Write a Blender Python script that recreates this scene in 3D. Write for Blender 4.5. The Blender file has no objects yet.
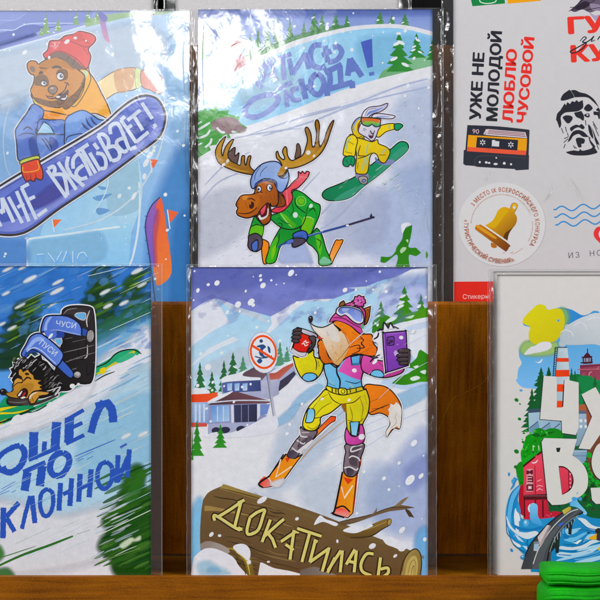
import bpy, bmesh, math, random
from mathutils import Vector, Matrix, noise
from mathutils.geometry import tessellate_polygon
random.seed(7)
S = bpy.context.scene
COL = S.collection

# ---------------------------------------------------------------- frame, camera, light
D = 0.60                       # camera to the middle of the front row of cards, metres
K = 0.267 / 600                # metres per photo pixel at that distance
PITCH = math.radians(10)       # the rack leans back, the camera looks down at it squarely
UX = Vector((1, 0, 0)); VX = Vector((0, math.sin(PITCH), math.cos(PITCH))); NX = Vector((0, -math.cos(PITCH), math.sin(PITCH)))
RACK = Matrix((UX, VX, NX)).transposed().to_4x4()
RACK.translation = Vector((0, 0, 0.22))

cam = bpy.data.objects.new('camera', bpy.data.cameras.new('camera'))
COL.objects.link(cam)
cam.matrix_world = RACK @ Matrix.Translation((0, 0, D))
cam.data.sensor_width = 36
cam.data.lens = 18 / (0.1335 / D)
cam.data.clip_start = 0.01
cam.data.clip_end = 100
S.camera = cam
S.view_settings.view_transform = 'Standard'
S.view_settings.look = 'None'
S.view_settings.exposure = 0.0
S.view_settings.gamma = 1
S.cycles.transparent_max_bounces = 48
S.cycles.max_bounces = 4
S.cycles.diffuse_bounces = 2
S.cycles.glossy_bounces = 2
S.cycles.caustics_reflective = False
S.cycles.caustics_refractive = False
S.cycles.adaptive_threshold = 0.025

W = bpy.data.worlds.new('World'); S.world = W; W.use_nodes = True
W.node_tree.nodes['Background'].inputs[0].default_value = (0.93, 0.96, 1.0, 1)
W.node_tree.nodes['Background'].inputs[1].default_value = 0.11

def lamp(name, pos, aim, sx, sy, power, col=(1, 1, 1), spread=180):
    l = bpy.data.lights.new(name, 'AREA'); l.shape = 'RECTANGLE'; l.size = sx; l.size_y = sy
    l.energy = power; l.color = col; l.spread = math.radians(spread)
    o = bpy.data.objects.new(name, l); COL.objects.link(o)
    p = RACK @ Vector(pos); a = RACK @ Vector(aim)
    o.location = p; o.rotation_euler = (a - p).to_track_quat('-Z', 'Y').to_euler()
    return o
# positions in the rack's frame: right, up, towards the viewer
lamp('ceiling_panel', (-0.25, 1.60, 0.70), (0, 0, 0), 1.1, 0.5, 4, (1, .97, .93))
lamp('ceiling_panel', (1.6, 1.05, 0.85), (0, 0, 0), 0.9, 0.5, 37, (1, .97, .93))
lamp('ceiling_panel', (-1.8, 0.85, 0.85), (0, 0, 0), 0.9, 0.5, 36, (.97, .98, 1))
lamp('spot_panel', (-0.205, 0.55, 2.3), (0, 0, 0), 0.22, 0.17, 3.5, (1, 1, 1))
lamp('veil_lamp', (-0.46, 0.57, 2.36), (0, 0, 0), 1.0, 0.36, 4.2, (.96, .98, 1))  # added dim lamp, reflected as a soft veil in the upper left film

# ---------------------------------------------------------------- helpers
def lin(h, gain=1.0):
    h = h.lstrip('#')
    r = []
    for i in (0, 2, 4):
        c = int(h[i:i + 2], 16) / 255
        c = c / 12.92 if c <= 0.04045 else ((c + 0.055) / 1.055) ** 2.4
        r.append(c)
    y = r[0] * .2126 + r[1] * .7152 + r[2] * .0722
    g = gain * (1 + .2 * (max(r) - min(r)) / max(max(r), .02))       # printed colour holds up better than paper white
    return tuple(min(.9, max(.002, (y + (c - y) * SAT) * g - .006)) for c in r)
SAT = 1.12
GAIN = 1.02
def tag(o, label=None, cat=None, group=None, kind=None):
    if label: o['label'] = label
    if cat: o['category'] = cat
    if group: o['group'] = group
    if kind: o['kind'] = kind
    return o

class NT:
    def __init__(s, name):
        s.m = bpy.data.materials.new(name); s.m.use_nodes = True
        s.t = s.m.node_tree; s.b = s.t.nodes['Principled BSDF']; s.out = s.t.nodes['Material Output']
    def n(s, typ, **kw):
        x = s.t.nodes.new(typ)
        for k, v in kw.items():
            if k.startswith('i_'):
                kk = k[2:]
                x.inputs[int(kk) if kk.isdigit() else kk].default_value = v
            else: setattr(x, k, v)
        return x
    def l(s, a, b): s.t.links.new(a, b)

def film_bump(t, amp, scale, seed):
    """height of the clear film pressed on a print: soft puckers and fine creases"""
    tc = t.n('ShaderNodeTexCoord')
    mp = t.n('ShaderNodeMapping'); mp.inputs['Location'].default_value = (seed * 1.37, seed * 0.71, seed * .3); mp.inputs['Scale'].default_value = (1, .85, 1)
    t.l(tc.outputs['Object'], mp.inputs[0])
    n1 = t.n('ShaderNodeTexNoise', i_Scale=scale, i_Detail=2.0, i_Roughness=0.45, i_Distortion=0.6)
    n2 = t.n('ShaderNodeTexVoronoi', feature='SMOOTH_F1', i_Scale=scale * 2.3)
    n2.inputs['Smoothness'].default_value = 0.6
    t.l(mp.outputs[0], n1.inputs['Vector']); t.l(mp.outputs[0], n2.inputs['Vector'])
    a = t.n('ShaderNodeMath', operation='MULTIPLY'); t.l(n2.outputs['Distance'], a.inputs[0]); a.inputs[1].default_value = 0.35
    b = t.n('ShaderNodeMath', operation='ADD'); t.l(n1.outputs[0], b.inputs[0]); t.l(a.outputs[0], b.inputs[1])
    n3 = t.n('ShaderNodeTexNoise', i_Scale=scale * 5.5, i_Detail=1.5, i_Roughness=0.55, i_Distortion=1.5); t.l(mp.outputs[0], n3.inputs['Vector'])
    c = t.n('ShaderNodeMath', operation='MULTIPLY_ADD'); t.l(n3.outputs[0], c.inputs[0]); c.inputs[1].default_value = .08; t.l(b.outputs[0], c.inputs[2])
    bp = t.n('ShaderNodeBump', i_Strength=1.0, i_Distance=amp)
    t.l(c.outputs[0], bp.inputs['Height'])
    return bp

def make_ink(name, amp=0.0006, scale=45, seed=1, soft=False, coat=1.0, rough=0.08, veil=0.0, mott=1.0):
    t = NT(name)
    at = t.n('ShaderNodeAttribute', attribute_name='Col')
    tc = t.n('ShaderNodeTexCoord')
    g = t.n('ShaderNodeTexNoise', i_Scale=2600.0, i_Detail=2.0); t.l(tc.outputs['Object'], g.inputs['Vector'])
    w = t.n('ShaderNodeTexNoise', i_Scale=260.0, i_Detail=4.0, i_Roughness=0.72); t.l(tc.outputs['Object'], w.inputs['Vector'])
    r1 = t.n('ShaderNodeMapRange'); r1.inputs[3].default_value = 1 - .17 * mott; r1.inputs[4].default_value = 1 + .17 * mott; t.l(g.outputs[0], r1.inputs[0])
    r2 = t.n('ShaderNodeMapRange'); r2.inputs[1].default_value = .25; r2.inputs[2].default_value = .75
    r2.inputs[3].default_value = 1 - .09 * mott; r2.inputs[4].default_value = 1 + .08 * mott; t.l(w.outputs[0], r2.inputs[0])
    m = t.n('ShaderNodeMath', operation='MULTIPLY'); t.l(r1.outputs[0], m.inputs[0]); t.l(r2.outputs[0], m.inputs[1])
    v = t.n('ShaderNodeVectorMath', operation='SCALE'); t.l(at.outputs['Color'], v.inputs[0]); t.l(m.outputs[0], v.inputs['Scale'])
    mv = t.n('ShaderNodeMix', data_type='RGBA'); mv.inputs[0].default_value = veil; mv.inputs[7].default_value = (.72, .73, .78, 1)   # milkiness and glare haze of the bag, mixed into the print colour
    t.l(v.outputs[0], mv.inputs[6]); t.l(mv.outputs[2], t.b.inputs['Base Color'])
    t.b.inputs['Roughness'].default_value = 0.55
    t.b.inputs['Specular IOR Level'].default_value = 0.1
    if coat > 0:
        t.b.inputs['Coat Weight'].default_value = coat
        t.b.inputs['Coat Roughness'].default_value = rough
        bp = film_bump(t, amp, scale, seed); t.l(bp.outputs[0], t.b.inputs['Coat Normal'])
    if soft: t.l(at.outputs['Alpha'], t.b.inputs['Alpha'])
    return t.m

class Sheet:
    """a flat plane in the rack: n = c + t*v + s*u; holds one printed thing"""
    def __init__(s, c, t=0.0, roll=0.0, ink=None, soft=None):
        s.c, s.t, s.s = c, t, roll
        y = Vector((0, 1, t)).normalized(); x = Vector((1, 0, roll)); x = (x - y * x.dot(y)).normalized(); z = x.cross(y)
        s.R = Matrix((x, y, z)).transposed().to_4x4()
        s.z = 0.0; s.ink = ink; s.softm = soft; s.root = None; s.clip = None; s.grid = {}; s.top = 0
    def hit(s, px, py):
        du, dv = (px - 300) * K / D, (300 - py) * K / D
        lam = (D - s.c) / (1 + s.t * dv + s.s * du)
        return Vector((du * lam, dv * lam, D - lam))
    def base(s, px, py):
        s.M = s.R.copy(); s.M.translation = s.hit(px, py); s.I = s.M.inverted()
    def loc(s, px, py, z=0.0):
        p = s.I @ s.hit(px, py); p.z += z
        return p

EPS = 2.2e-6
INK = '#120e14'
WHITE = '#e4e3ea'

def cr(pts, closed, n=6):
    """Catmull-Rom through pts [(x,y,corner)], kept sharp at corners"""
    N = len(pts); out = []
    if N < 3: return [(p[0], p[1]) for p in pts]
    segs = N if closed else N - 1
    for i in range(segs):
        p1, p2 = pts[i], pts[(i + 1) % N]
        p0 = pts[(i - 1) % N] if (closed or i > 0) else p1
        p3 = pts[(i + 2) % N] if (closed or i + 2 < N) else p2
        if p1[2]: p0 = p1
        if p2[2]: p3 = p2
        if p1[2] and p2[2]: out.append((p1[0], p1[1])); continue
        for k in range(n):
            u = k / n; u2 = u * u; u3 = u2 * u
            out.append(tuple(0.5 * (2 * p1[j] + (p2[j] - p0[j]) * u + (2 * p0[j] - 5 * p1[j] + 4 * p2[j] - p3[j]) * u2
                                    + (3 * p1[j] - p0[j] - 3 * p2[j] + p3[j]) * u3) for j in (0, 1)))
    if not closed: out.append((pts[-1][0], pts[-1][1]))
    return out

class Art:
    def __init__(s, sheet, name, parent=None, top=None):
        s.sh, s.name, s.parent = sheet, name, parent
        s.V, s.F, s.C, s.MI = [], [], [], []
        s.vw = (0, 0, 1)
        s.z0 = sheet.top + 1; s.minlev = 0
    def v(s, ox, oy, sc): s.vw = (ox, oy, sc); return s
    def parse(s, txt, smooth, closed):
        ox, oy, sc = s.vw; pts = []
        if isinstance(txt, str):
            for w in txt.split():
                c = w.endswith('!'); x, y = w.rstrip('!').split(',')
                pts.append((ox + float(x) / sc, oy + float(y) / sc, c))
        else: pts = [(ox + p[0] / sc, oy + p[1] / sc, False) for p in txt]
        if not smooth: return [(p[0], p[1]) for p in pts]
        return cr(pts, closed)
    def level(s, pts, tris, lev):
        """layer of ink: just above whatever was printed there before"""
        G = s.sh.grid; cells = set()
        for t in tris:
            xs = [pts[i][0] for i in t]; ys = [pts[i][1] for i in t]
            for cx in range(int(min(xs) // 3), int(max(xs) // 3) + 1):
                for cy in range(int(min(ys) // 3), int(max(ys) // 3) + 1): cells.add((cx, cy))
        if lev is None: lev = max(s.minlev, 1 + max((G.get(c, 0) for c in cells), default=0))
        for c in cells:
            if G.get(c, 0) < lev: G[c] = lev
        s.sh.top = max(s.sh.top, lev)
        return lev
    def _add(s, pts, tris, cols, z, mi=0):
        cl = s.sh.clip
        if cl and any(p[0] < cl[0] or p[1] < cl[1] or p[0] > cl[2] or p[1] > cl[3] for p in pts):
            np_, nc, nt = [], [], []
            for t in tris:
                poly = [(pts[i][0], pts[i][1]) + tuple(cols[i]) for i in t]
                for ax, lim, sg in ((0, cl[0], 1), (0, cl[2], -1), (1, cl[1], 1), (1, cl[3], -1)):
                    out = []
                    for i in range(len(poly)):
                        a, b = poly[i - 1], poly[i]; da, db = (a[ax] - lim) * sg, (b[ax] - lim) * sg
                        if (da >= 0) != (db >= 0):
                            u = da / (da - db); out.append(tuple(a[k] + (b[k] - a[k]) * u for k in range(6)))
                        if db >= 0: out.append(b)
                    poly = out
                    if len(poly) < 3: break
                if len(poly) < 3: continue
                b0 = len(np_); np_ += [(q[0], q[1]) for q in poly]; nc += [q[2:] for q in poly]
                nt += [(b0, b0 + i, b0 + i + 1) for i in range(1, len(poly) - 1)]
            pts, tris, cols = np_, nt, nc
        z = EPS * s.level(pts, tris, z)
        b = len(s.V)
        for p in pts: s.V.append(s.sh.loc(p[0], p[1], z))
        for t in tris:
            a, c, d = (s.V[b + i] for i in t[:3])
            cr_ = (c.x - a.x) * (d.y - a.y) - (c.y - a.y) * (d.x - a.x)
            if abs(cr_) < 1e-14: continue
            t = t if cr_ > 0 else t[::-1]
            s.F.append([b + i for i in t]); s.C.append([cols[i] for i in t]); s.MI.append(mi)
    def raw(s, P, c, c2=None, g=None, a=1.0, z=None):
        q = []
        for p in P:
            if not q or abs(p[0] - q[-1][0]) + abs(p[1] - q[-1][1]) > 0.02: q.append(p)
        if len(q) > 2 and abs(q[0][0] - q[-1][0]) + abs(q[0][1] - q[-1][1]) < 0.02: q.pop()
        if len(q) < 3: return
        tris = tessellate_polygon([[Vector((x, y, 0)) for x, y in q]])
        c0 = lin(c, GAIN)
        if c2:
            c1 = lin(c2, GAIN); ox, oy, sc = s.vw
            x0, y0, x1, y1 = ox + g[0] / sc, oy + g[1] / sc, ox + g[2] / sc, oy + g[3] / sc
            L = (x1 - x0) ** 2 + (y1 - y0) ** 2
            cols = []
            for x, y in q:
                u = min(1, max(0, ((x - x0) * (x1 - x0) + (y - y0) * (y1 - y0)) / L))
                cols.append(tuple(c0[i] + (c1[i] - c0[i]) * u for i in range(3)) + (a,))
        else: cols = [c0 + (a,)] * len(q)
        s._add(q, tris, cols, z, 1 if a < 1 else 0)
    def f(s, txt, c, c2=None, g=None, a=1.0, sm=True):
        P = s.parse(txt, sm, True); s.raw(P, c, c2, g, a); return s
    def p(s, txt, c, c2=None, g=None, a=1.0): return s.f(txt, c, c2, g, a, False)
    def strokeP(s, P, w, c, taper=0.0, a=1.0, closed=False, z=None, rough=0.0):
        q = []
        for p in P:
            if not q or math.hypot(p[0] - q[-1][0], p[1] - q[-1][1]) > 0.05: q.append(p)
        if closed and len(q) > 2:
            if math.hypot(q[0][0] - q[-1][0], q[0][1] - q[-1][1]) < 0.05: q.pop()
            q.append(q[0])
        N = len(q)
        if N < 2: return
        L, R = [], []
        for i in range(N):
            if closed:
                p0, p1 = q[(i - 1) % (N - 1)], q[(i + 1) % (N - 1)] if i < N - 1 else q[1]
            else: p0, p1 = q[max(i - 1, 0)], q[min(i + 1, N - 1)]
            def un(a, b):
                dx, dy = b[0] - a[0], b[1] - a[1]; l = math.hypot(dx, dy) or 1; return dx / l, dy / l
            dx, dy = un(p0, p1)
            sc = 1.0
            if (closed or 0 < i < N - 1):
                e = un(q[i - 1] if i else p0, q[i]); cs = abs(e[0] * dx + e[1] * dy); sc = min(1 / max(cs, .45), 1.8)
            u = i / (N - 1)
            k = w / 2 * sc * (1 - taper + taper * math.sin(math.pi * min(max(u, .02), .98)) ** 0.6 if taper else 1)
            k1, k2 = (k + random.uniform(-rough, rough), k + random.uniform(-rough, rough)) if rough else (k, k)
            L.append((q[i][0] - dy * k1, q[i][1] + dx * k1)); R.append((q[i][0] + dy * k2, q[i][1] - dx * k2))
        cc = lin(c, GAIN) + (a,)
        pts = L + R; tris = []
        for i in range(N - 1): tris += [(i, i + 1, N + i + 1), (i, N + i + 1, N + i)]
        s._add(pts, tris, [cc] * len(pts), z, 1 if a < 1 else 0)
    def l(s, txt, w=0.8, c=INK, taper=0.6, a=1.0, sm=True, closed=False):
        d = int(c[1:3], 16) + int(c[3:5], 16) + int(c[5:7], 16)
        s.strokeP(s.parse(txt, sm, closed), w * (1.25 if d < 240 else 1), c, taper, a, closed); return s
    def fo(s, txt, c, c2=None, g=None, w=0.8, oc=INK, halo=0, sm=True):
        P = s.parse(txt, sm, True)
        if halo: s.minlev = s.z0 + 1; s.strokeP(P, halo, WHITE, 0, 1, True, s.z0)
        s.raw(P, c, c2, g)
        if w: s.strokeP(P, w * 1.25, oc, 0, 1, True)
        return s
    def el(s, cx, cy, rx, ry=None, c=WHITE, rot=0, w=0, oc=INK, a=1.0, n=22, c2=None, g=None, halo=0):
        ry = ry or rx; ca, sa = math.cos(math.radians(rot)), math.sin(math.radians(rot)); ox, oy, sc = s.vw
        P = []
        for i in range(n):
            t = 2 * math.pi * i / n; x, y = rx * math.cos(t), ry * math.sin(t)
            P.append((ox + (cx + x * ca - y * sa) / sc, oy + (cy + x * sa + y * ca) / sc))
        if halo: s.minlev = s.z0 + 1; s.strokeP(P, halo, WHITE, 0, 1, True, s.z0)
        if c: s.raw(P, c, c2, g, a)
        if w: s.strokeP(P, w, oc, 0, a, True)
        return s
    def soft(s, txt, c, fe=3.0, a=0.8, sm=True, shift=None):
        """feathered patch of ink; fe = feather in photo pixels, shift smears the far edge"""
        P = s.parse(txt, sm, True); N = len(P)
        ar = sum(P[i][0] * P[(i + 1) % N][1] - P[(i + 1) % N][0] * P[i][1] for i in range(N))
        sg = 1 if ar > 0 else -1
        I_, O_ = [], []
        for i in range(N):
            p0, p1 = P[i - 1], P[(i + 1) % N]
            dx, dy = p1[0] - p0[0], p1[1] - p0[1]; l = math.hypot(dx, dy) or 1
            nx, ny = dy / l * sg, -dx / l * sg
            I_.append((P[i][0] - nx * fe * .45, P[i][1] - ny * fe * .45)); O_.append((P[i][0] + nx * fe * .55, P[i][1] + ny * fe * .55))
        for _ in range(4):
            for i in range(N):
                j = (i + 1) % N
                for Q in (I_, O_):
                    if (Q[j][0] - Q[i][0]) * (P[j][0] - P[i][0]) + (Q[j][1] - Q[i][1]) * (P[j][1] - P[i][1]) < 0:
                        Q[i] = Q[j] = ((Q[i][0] + Q[j][0]) / 2, (Q[i][1] + Q[j][1]) / 2)
        z = None; cc = lin(c, GAIN)
        tris = tessellate_polygon([[Vector((x, y, 0)) for x, y in I_]])
        s._add(I_, tris, [cc + (a,)] * N, z, 1)
        pts = I_ + O_; cols = [cc + (a,)] * N + [cc + (0.0,)] * N; tr = []
        for i in range(N):
            j = (i + 1) % N; tr += [(i, j, N + j), (i, N + j, N + i)]
        s._add(pts, tr, cols, z, 1)
        return s
    def blob(s, cx, cy, rx, ry, c, fe=3, a=.8, rot=0, n=14, jit=0.0):
        ca, sa = math.cos(math.radians(rot)), math.sin(math.radians(rot)); P = []
        for i in range(n):
            t = 2 * math.pi * i / n; j = 1 + random.uniform(-jit, jit)
            P.append((cx + j * (rx * math.cos(t) * ca - ry * math.sin(t) * sa), cy + j * (rx * math.cos(t) * sa + ry * math.sin(t) * ca)))
        return s.soft(P, c, fe, a)
    def flakes(s, box, n, r0, r1, seed, c='#e9ebf3', rot=-50, a=1.0, avoid=()):
        rn = random.Random(seed); k = 0
        while k < n:
            x, y = rn.uniform(box[0], box[2]), rn.uniform(box[1], box[3])
            if any(ax0 < x < ax1 and ay0 < y < ay1 for ax0, ay0, ax1, ay1 in avoid): continue
            k += 1; r = rn.uniform(r0, r1) * rn.uniform(.6, 1)
            vw = s.vw; s.vw = (0, 0, 1); s.el(x, y, r * rn.uniform(1, 1.5), r, c, rot + rn.uniform(-25, 25), a=a, n=12); s.vw = vw
        return s
    def tree(s, x, y0, y1, wd, c, c2=None, snow=0, n=5, seed=0):
        """printed fir: top (x,y0), foot y1, half width wd, jagged tiers"""
        rn = random.Random(seed + int(x * 7 + y0)); Lp, Rp = [], []
        h = y1 - y0
        for i in range(n):
            ya = y0 + h * (i + .95) / n; yb = y0 + h * (i + .72) / n
            hw = wd * (i + 1) / n
            Lp += [(x - hw * rn.uniform(.85, 1.15), ya + rn.uniform(-.3, .3)), (x - hw * .5, yb + h / n * .32)]
            Rp += [(x + hw * rn.uniform(.85, 1.15), ya + rn.uniform(-.3, .3)), (x + hw * .5, yb + h / n * .32)]
        P = [(x, y0)] + Rp[:-1] + Lp[:-1][::-1]
        vw = s.vw; s.vw = (0, 0, 1)
        s.raw(P, c, c2, (x - wd, y0, x + wd, y1) if c2 else None)
        for k in range(snow):
            u = rn.uniform(.25, .95); sd = rn.choice((-1, 1))
            s.el(x + sd * wd * u * .5, y0 + h * u - .5, wd * .28, wd * .11, '#e3e8ec', sd * 25, n=10)
        s.vw = vw; return s
    def text(s, body, x, y, size, c, rot=0.0, bold=0.0, sx=1.0, track=1.0, shear=0.0):
        """type with the builtin face; (x,y) baseline start, size = cap height in view units"""
        ox, oy, sc = s.vw
        V, T = glyphs(body, 0.0, track)
        ca, sa = math.cos(math.radians(rot)), math.sin(math.radians(rot)); 
        for ex, ey in (((0, 0), (bold, 0), (-bold, 0), (bold * .5, bold * .6), (-bold * .5, bold * .6), (bold * .5, -bold * .6), (-bold * .5, -bold * .6)) if bold > 0 else ((0, 0),)):
            pts = []
            for gx, gy in V:
                X, Y = (gx + ex + gy * shear) * size * sx, (gy + ey) * size
                pts.append((ox + (x + X * ca - Y * sa) / sc, oy + (y - X * sa - Y * ca) / sc))
            s._add(pts, T, [lin(c, GAIN) + (1.0,)] * len(pts), None)
        return s
    def fit(s, body, x, y, cap, length, c, rot=0.0, bold=0.0, shear=0.0):
        V, T = glyphs(body, 0.0, 1.0); w = max(v[0] for v in V)
        sc = s.vw[2]
        return s.text(body, x, y, cap, c, rot, bold, length / (w * cap), 1.0, shear)
    def ring(s, body, cx, cy, r, a0, a1, cap, c, bold=0.0, inward=False):
        """letters set along an arc, degrees counted from the right, upwards"""
        ws = [(max([v[0] for v in glyphs(ch, 0.0, 1.0)[0]] or [0]) + .18) if ch != ' ' else .5 for ch in body]
        tot = sum(ws); acc = 0
        for ch, w in zip(body, ws):
            u = (acc) / tot; acc += w
            if ch == ' ': continue
            a = math.radians(a0 + (a1 - a0) * u)
            s.text(ch, cx + r * math.cos(a), cy - r * math.sin(a), cap, c, math.degrees(a) + (90 if inward else -90), bold, abs(math.radians(a1 - a0)) * r / (tot * cap))
        return s
    def streaks(s, box, n, cols, slope, ln, wd, seed, a=.8, taper=.9):
        rn = random.Random(seed); vw = s.vw; s.vw = (0, 0, 1)
        for k in range(n):
            x, y = rn.uniform(box[0], box[2]), rn.uniform(box[1], box[3]); L = rn.uniform(*ln); b = rn.uniform(-.04, .04)
            s.l([(x, y), (x + L / 2, y - L * slope / 2 + L * b * .2), (x + L, y - L * (slope + b))], rn.uniform(*wd), rn.choice(cols), taper, a * rn.uniform(.5, 1))
        s.vw = vw; return s
    def mottle(s, box, n, cols, r, a, seed, fe=1.6, rot=-30):
        rn = random.Random(seed); vw = s.vw; s.vw = (0, 0, 1); st = random.getstate(); random.seed(seed)
        for k in range(n):
            q = rn.uniform(*r); s.blob(rn.uniform(box[0], box[2]), rn.uniform(box[1], box[3]), q * rn.uniform(.8, 2), q * rn.uniform(.4, .9), rn.choice(cols), min(fe, q), a * rn.uniform(.4, 1), rot + rn.uniform(-25, 25), 9, .35)
        s.vw = vw; random.setstate(st); return s
    def letters(s, v, qs, w, c, a=1.0, rough=0.0):
        s.v(*v)
        for q in qs:
            n = len(q.split()); P = s.parse(q, n > 2 and '!' not in q, False)
            if rough:
                R = []
                for i in range(len(P) - 1):
                    m = max(1, int(math.dist(P[i], P[i + 1]) / .7))
                    for k in range(m): R.append((P[i][0] + (P[i + 1][0] - P[i][0]) * k / m, P[i][1] + (P[i + 1][1] - P[i][1]) * k / m))
                P = R + [P[-1]]
            s.strokeP(P, w, c, 0, a, rough=rough * .95)
        return s
    def build(s, mats=None, kindname=None):
        if not s.F: return None
        me = bpy.data.meshes.new(s.name)
        me.from_pydata([tuple(v) for v in s.V], [], s.F)
        at = me.color_attributes.new('Col', 'FLOAT_COLOR', 'CORNER')
        flat = [x for f in s.C for c in f for x in c]
        at.data.foreach_set('color', flat)
        for m in (mats or [s.sh.ink, s.sh.softm]): me.materials.append(m)
        me.polygons.foreach_set('material_index', s.MI)
        me.update()
        o = bpy.data.objects.new(s.name, me); COL.objects.link(o)
        par = s.parent or s.sh.root
        if par: o.parent = par
        return o

_gc = {}
def glyphs(body, bold, track):
    k = (body, bold, track)
    if k in _gc: return _gc[k]
    cu = bpy.data.curves.new('type', 'FONT'); cu.body = body; cu.offset = bold; cu.space_character = track; cu.resolution_u = 3
    o = bpy.data.objects.new('type', cu); COL.objects.link(o)
    dg = bpy.context.evaluated_depsgraph_get(); e = o.evaluated_get(dg); m = e.to_mesh()
    m.calc_loop_triangles()
    V = [(v.co.x / 0.70, v.co.y / 0.70) for v in m.vertices]
    T = [tuple(t.vertices) for t in m.loop_triangles]
    e.to_mesh_clear(); bpy.data.objects.remove(o); bpy.data.curves.remove(cu)
    _gc[k] = (V, T); return V, T

def link_mesh(name, bm, mat, parent=None, M=None, smooth=False):
    me = bpy.data.meshes.new(name); bm.normal_update(); bm.to_mesh(me); bm.free()
    for m in (mat if isinstance(mat, (list, tuple)) else [mat]): me.materials.append(m)
    if smooth: me.polygons.foreach_set('use_smooth', [True] * len(me.polygons))
    o = bpy.data.objects.new(name, me); COL.objects.link(o)
    if parent: o.parent = parent
    if M is not None: o.matrix_world = M
    return o

def paper_mat(name, c):
    t = NT(name)
    tc = t.n('ShaderNodeTexCoord'); w = t.n('ShaderNodeTexNoise', i_Scale=700.0, i_Detail=5.0); t.l(tc.outputs['Object'], w.inputs['Vector'])
    r = t.n('ShaderNodeValToRGB'); a = lin(c, 1.0)
    r.color_ramp.elements[0].position = .3; r.color_ramp.elements[1].position = .7
    r.color_ramp.elements[0].color = tuple(x * .93 for x in a) + (1,); r.color_ramp.elements[1].color = tuple(min(1, x * 1.05) for x in a) + (1,)
    t.l(w.outputs[0], r.inputs[0]); t.l(r.outputs[0], t.b.inputs['Base Color']); t.b.inputs['Roughness'].default_value = .7
    return t.m
PAPER = paper_mat('card_stock', '#e6e4e4')

def film_mat(name, haze=0.04, rough=0.09, amp=0.0003, scale=160, tint=(.96, .965, .97), gloss=1.9):
    """clear polypropylene: light passes, both faces mirror, a little milkiness"""
    t = NT(name)
    tr = t.n('ShaderNodeBsdfTransparent'); tr.inputs[0].default_value = tint + (1,)
    gl = t.n('ShaderNodeBsdfGlossy'); gl.inputs['Roughness'].default_value = rough
    df = t.n('ShaderNodeBsdfDiffuse'); df.inputs[0].default_value = (.75, .76, .78, 1)
    fr = t.n('ShaderNodeFresnel', i_IOR=1.5)
    mu = t.n('ShaderNodeMath', operation='MULTIPLY'); mu.use_clamp = True; mu.inputs[1].default_value = gloss
    bp = film_bump(t, amp, scale, 3)
    t.l(bp.outputs[0], gl.inputs['Normal']); t.l(bp.outputs[0], fr.inputs['Normal'])
    t.l(fr.outputs[0], mu.inputs[0])
    m1 = t.n('ShaderNodeMixShader'); m1.inputs[0].default_value = haze; t.l(tr.outputs[0], m1.inputs[1]); t.l(df.outputs[0], m1.inputs[2])
    m2 = t.n('ShaderNodeMixShader'); t.l(mu.outputs[0], m2.inputs[0]); t.l(m1.outputs[0], m2.inputs[1]); t.l(gl.outputs[0], m2.inputs[2])
    t.l(m2.outputs[0], t.out.inputs[0])
    return t.m
FILM = film_mat('clear_film')
SEAM = film_mat('crinkled_seam', haze=0.03, rough=0.17, amp=0.00012, scale=90, gloss=3.0)

def card_root(sh, name, x0, y0, x1, y1, thick=0.0005):
    """paper slab of the printed thing: front face at the sheet plane, origin at its foot"""
    sh.base((x0 + x1) / 2, y1); sh.clip = (x0, y0, x1, y1)
    a = [sh.loc(x0, y1), sh.loc(x1, y1), sh.loc(x1, y0), sh.loc(x0, y0)]
    bm = bmesh.new()
    f = [bm.verts.new((p.x, p.y, -2e-5)) for p in a]; b = [bm.verts.new((p.x, p.y, -thick)) for p in a]
    bm.faces.new(f); bm.faces.new(b[::-1])
    for i in range(4):
        j = (i + 1) % 4; bm.faces.new((f[j], f[i], b[i], b[j]))
    o = link_mesh(name, bm, PAPER)
    o.matrix_world = RACK @ sh.M
    sh.root = o
    return o

BEAD = film_mat('film_edge', haze=0.24, rough=0.22, amp=0.0001, scale=120, gloss=2.4)
def sleeve(sh, outer, inner, amps=(0, 0, 0), sparkle=(0, 0, 0), z=0.0006, seed=0, bead=.5):
    """the clear bag round a card: its left, top and right margins as one folded strip of film"""
    ox0, oy0, ox1, oy1 = outer; ix0, iy0, ix1, iy1 = inner
    seg = [((ox0, oy1), (ox0, oy0), (ix0, iy1), (ix0, iy0)), ((ox0, oy0), (ox1, oy0), (ix0, iy0), (ix1, iy0)), ((ox1, oy0), (ox1, oy1), (ix1, iy0), (ix1, iy1))]
    bm = bmesh.new(); rows = []; info = []
    for si, (a, b, c, d) in enumerate(seg):
        n = int(math.dist(a, b) / 1.1)
        wd = max(math.dist(a, c) if si != 1 else abs(a[1] - c[1]), 1)
        us = [0, bead * .5 / wd, bead / wd] + [bead / wd + (1 - bead / wd) * k / 4 for k in range(1, 5)]
        for k in range(n + (1 if si == 2 else 0)):
            f = k / n; row = []
            pa = (a[0] + (b[0] - a[0]) * f, a[1] + (b[1] - a[1]) * f); pc = (c[0] + (d[0] - c[0]) * f, c[1] + (d[1] - c[1]) * f)
            for j, u in enumerate(us):
                x = pa[0] + (pc[0] - pa[0]) * u; y = pa[1] + (pc[1] - pa[1]) * u
                p = sh.loc(x, y, z)
                am = amps[si]
                q = Vector((x * .26 + seed * 17.3, y * .055, seed * 3.1))
                w = am * (noise.noise(q) + .45 * noise.noise(q * 2.3)) + .00012 * noise.noise(q * .5)
                if u > .999: w *= .25
                p.z += w + (.00022 if j == 1 else 0)
                p.x += am * .4 * noise.noise(q * 1.3 + Vector((9, 0, 0)))
                row.append(bm.verts.new(p))
            rows.append(row); info.append(si)
    for k in range(len(rows) - 1):
        for j in range(len(rows[0]) - 1):
            fc = bm.faces.new((rows[k][j], rows[k][j + 1], rows[k + 1][j + 1], rows[k + 1][j]))
            fc.material_index = 2 if j < 2 else (1 if sparkle[info[k]] else 0)
    bmesh.ops.recalc_face_normals(bm, faces=bm.faces)
    return link_mesh('plastic_sleeve', bm, [FILM, SEAM, BEAD], sh.root, smooth=True)

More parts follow.
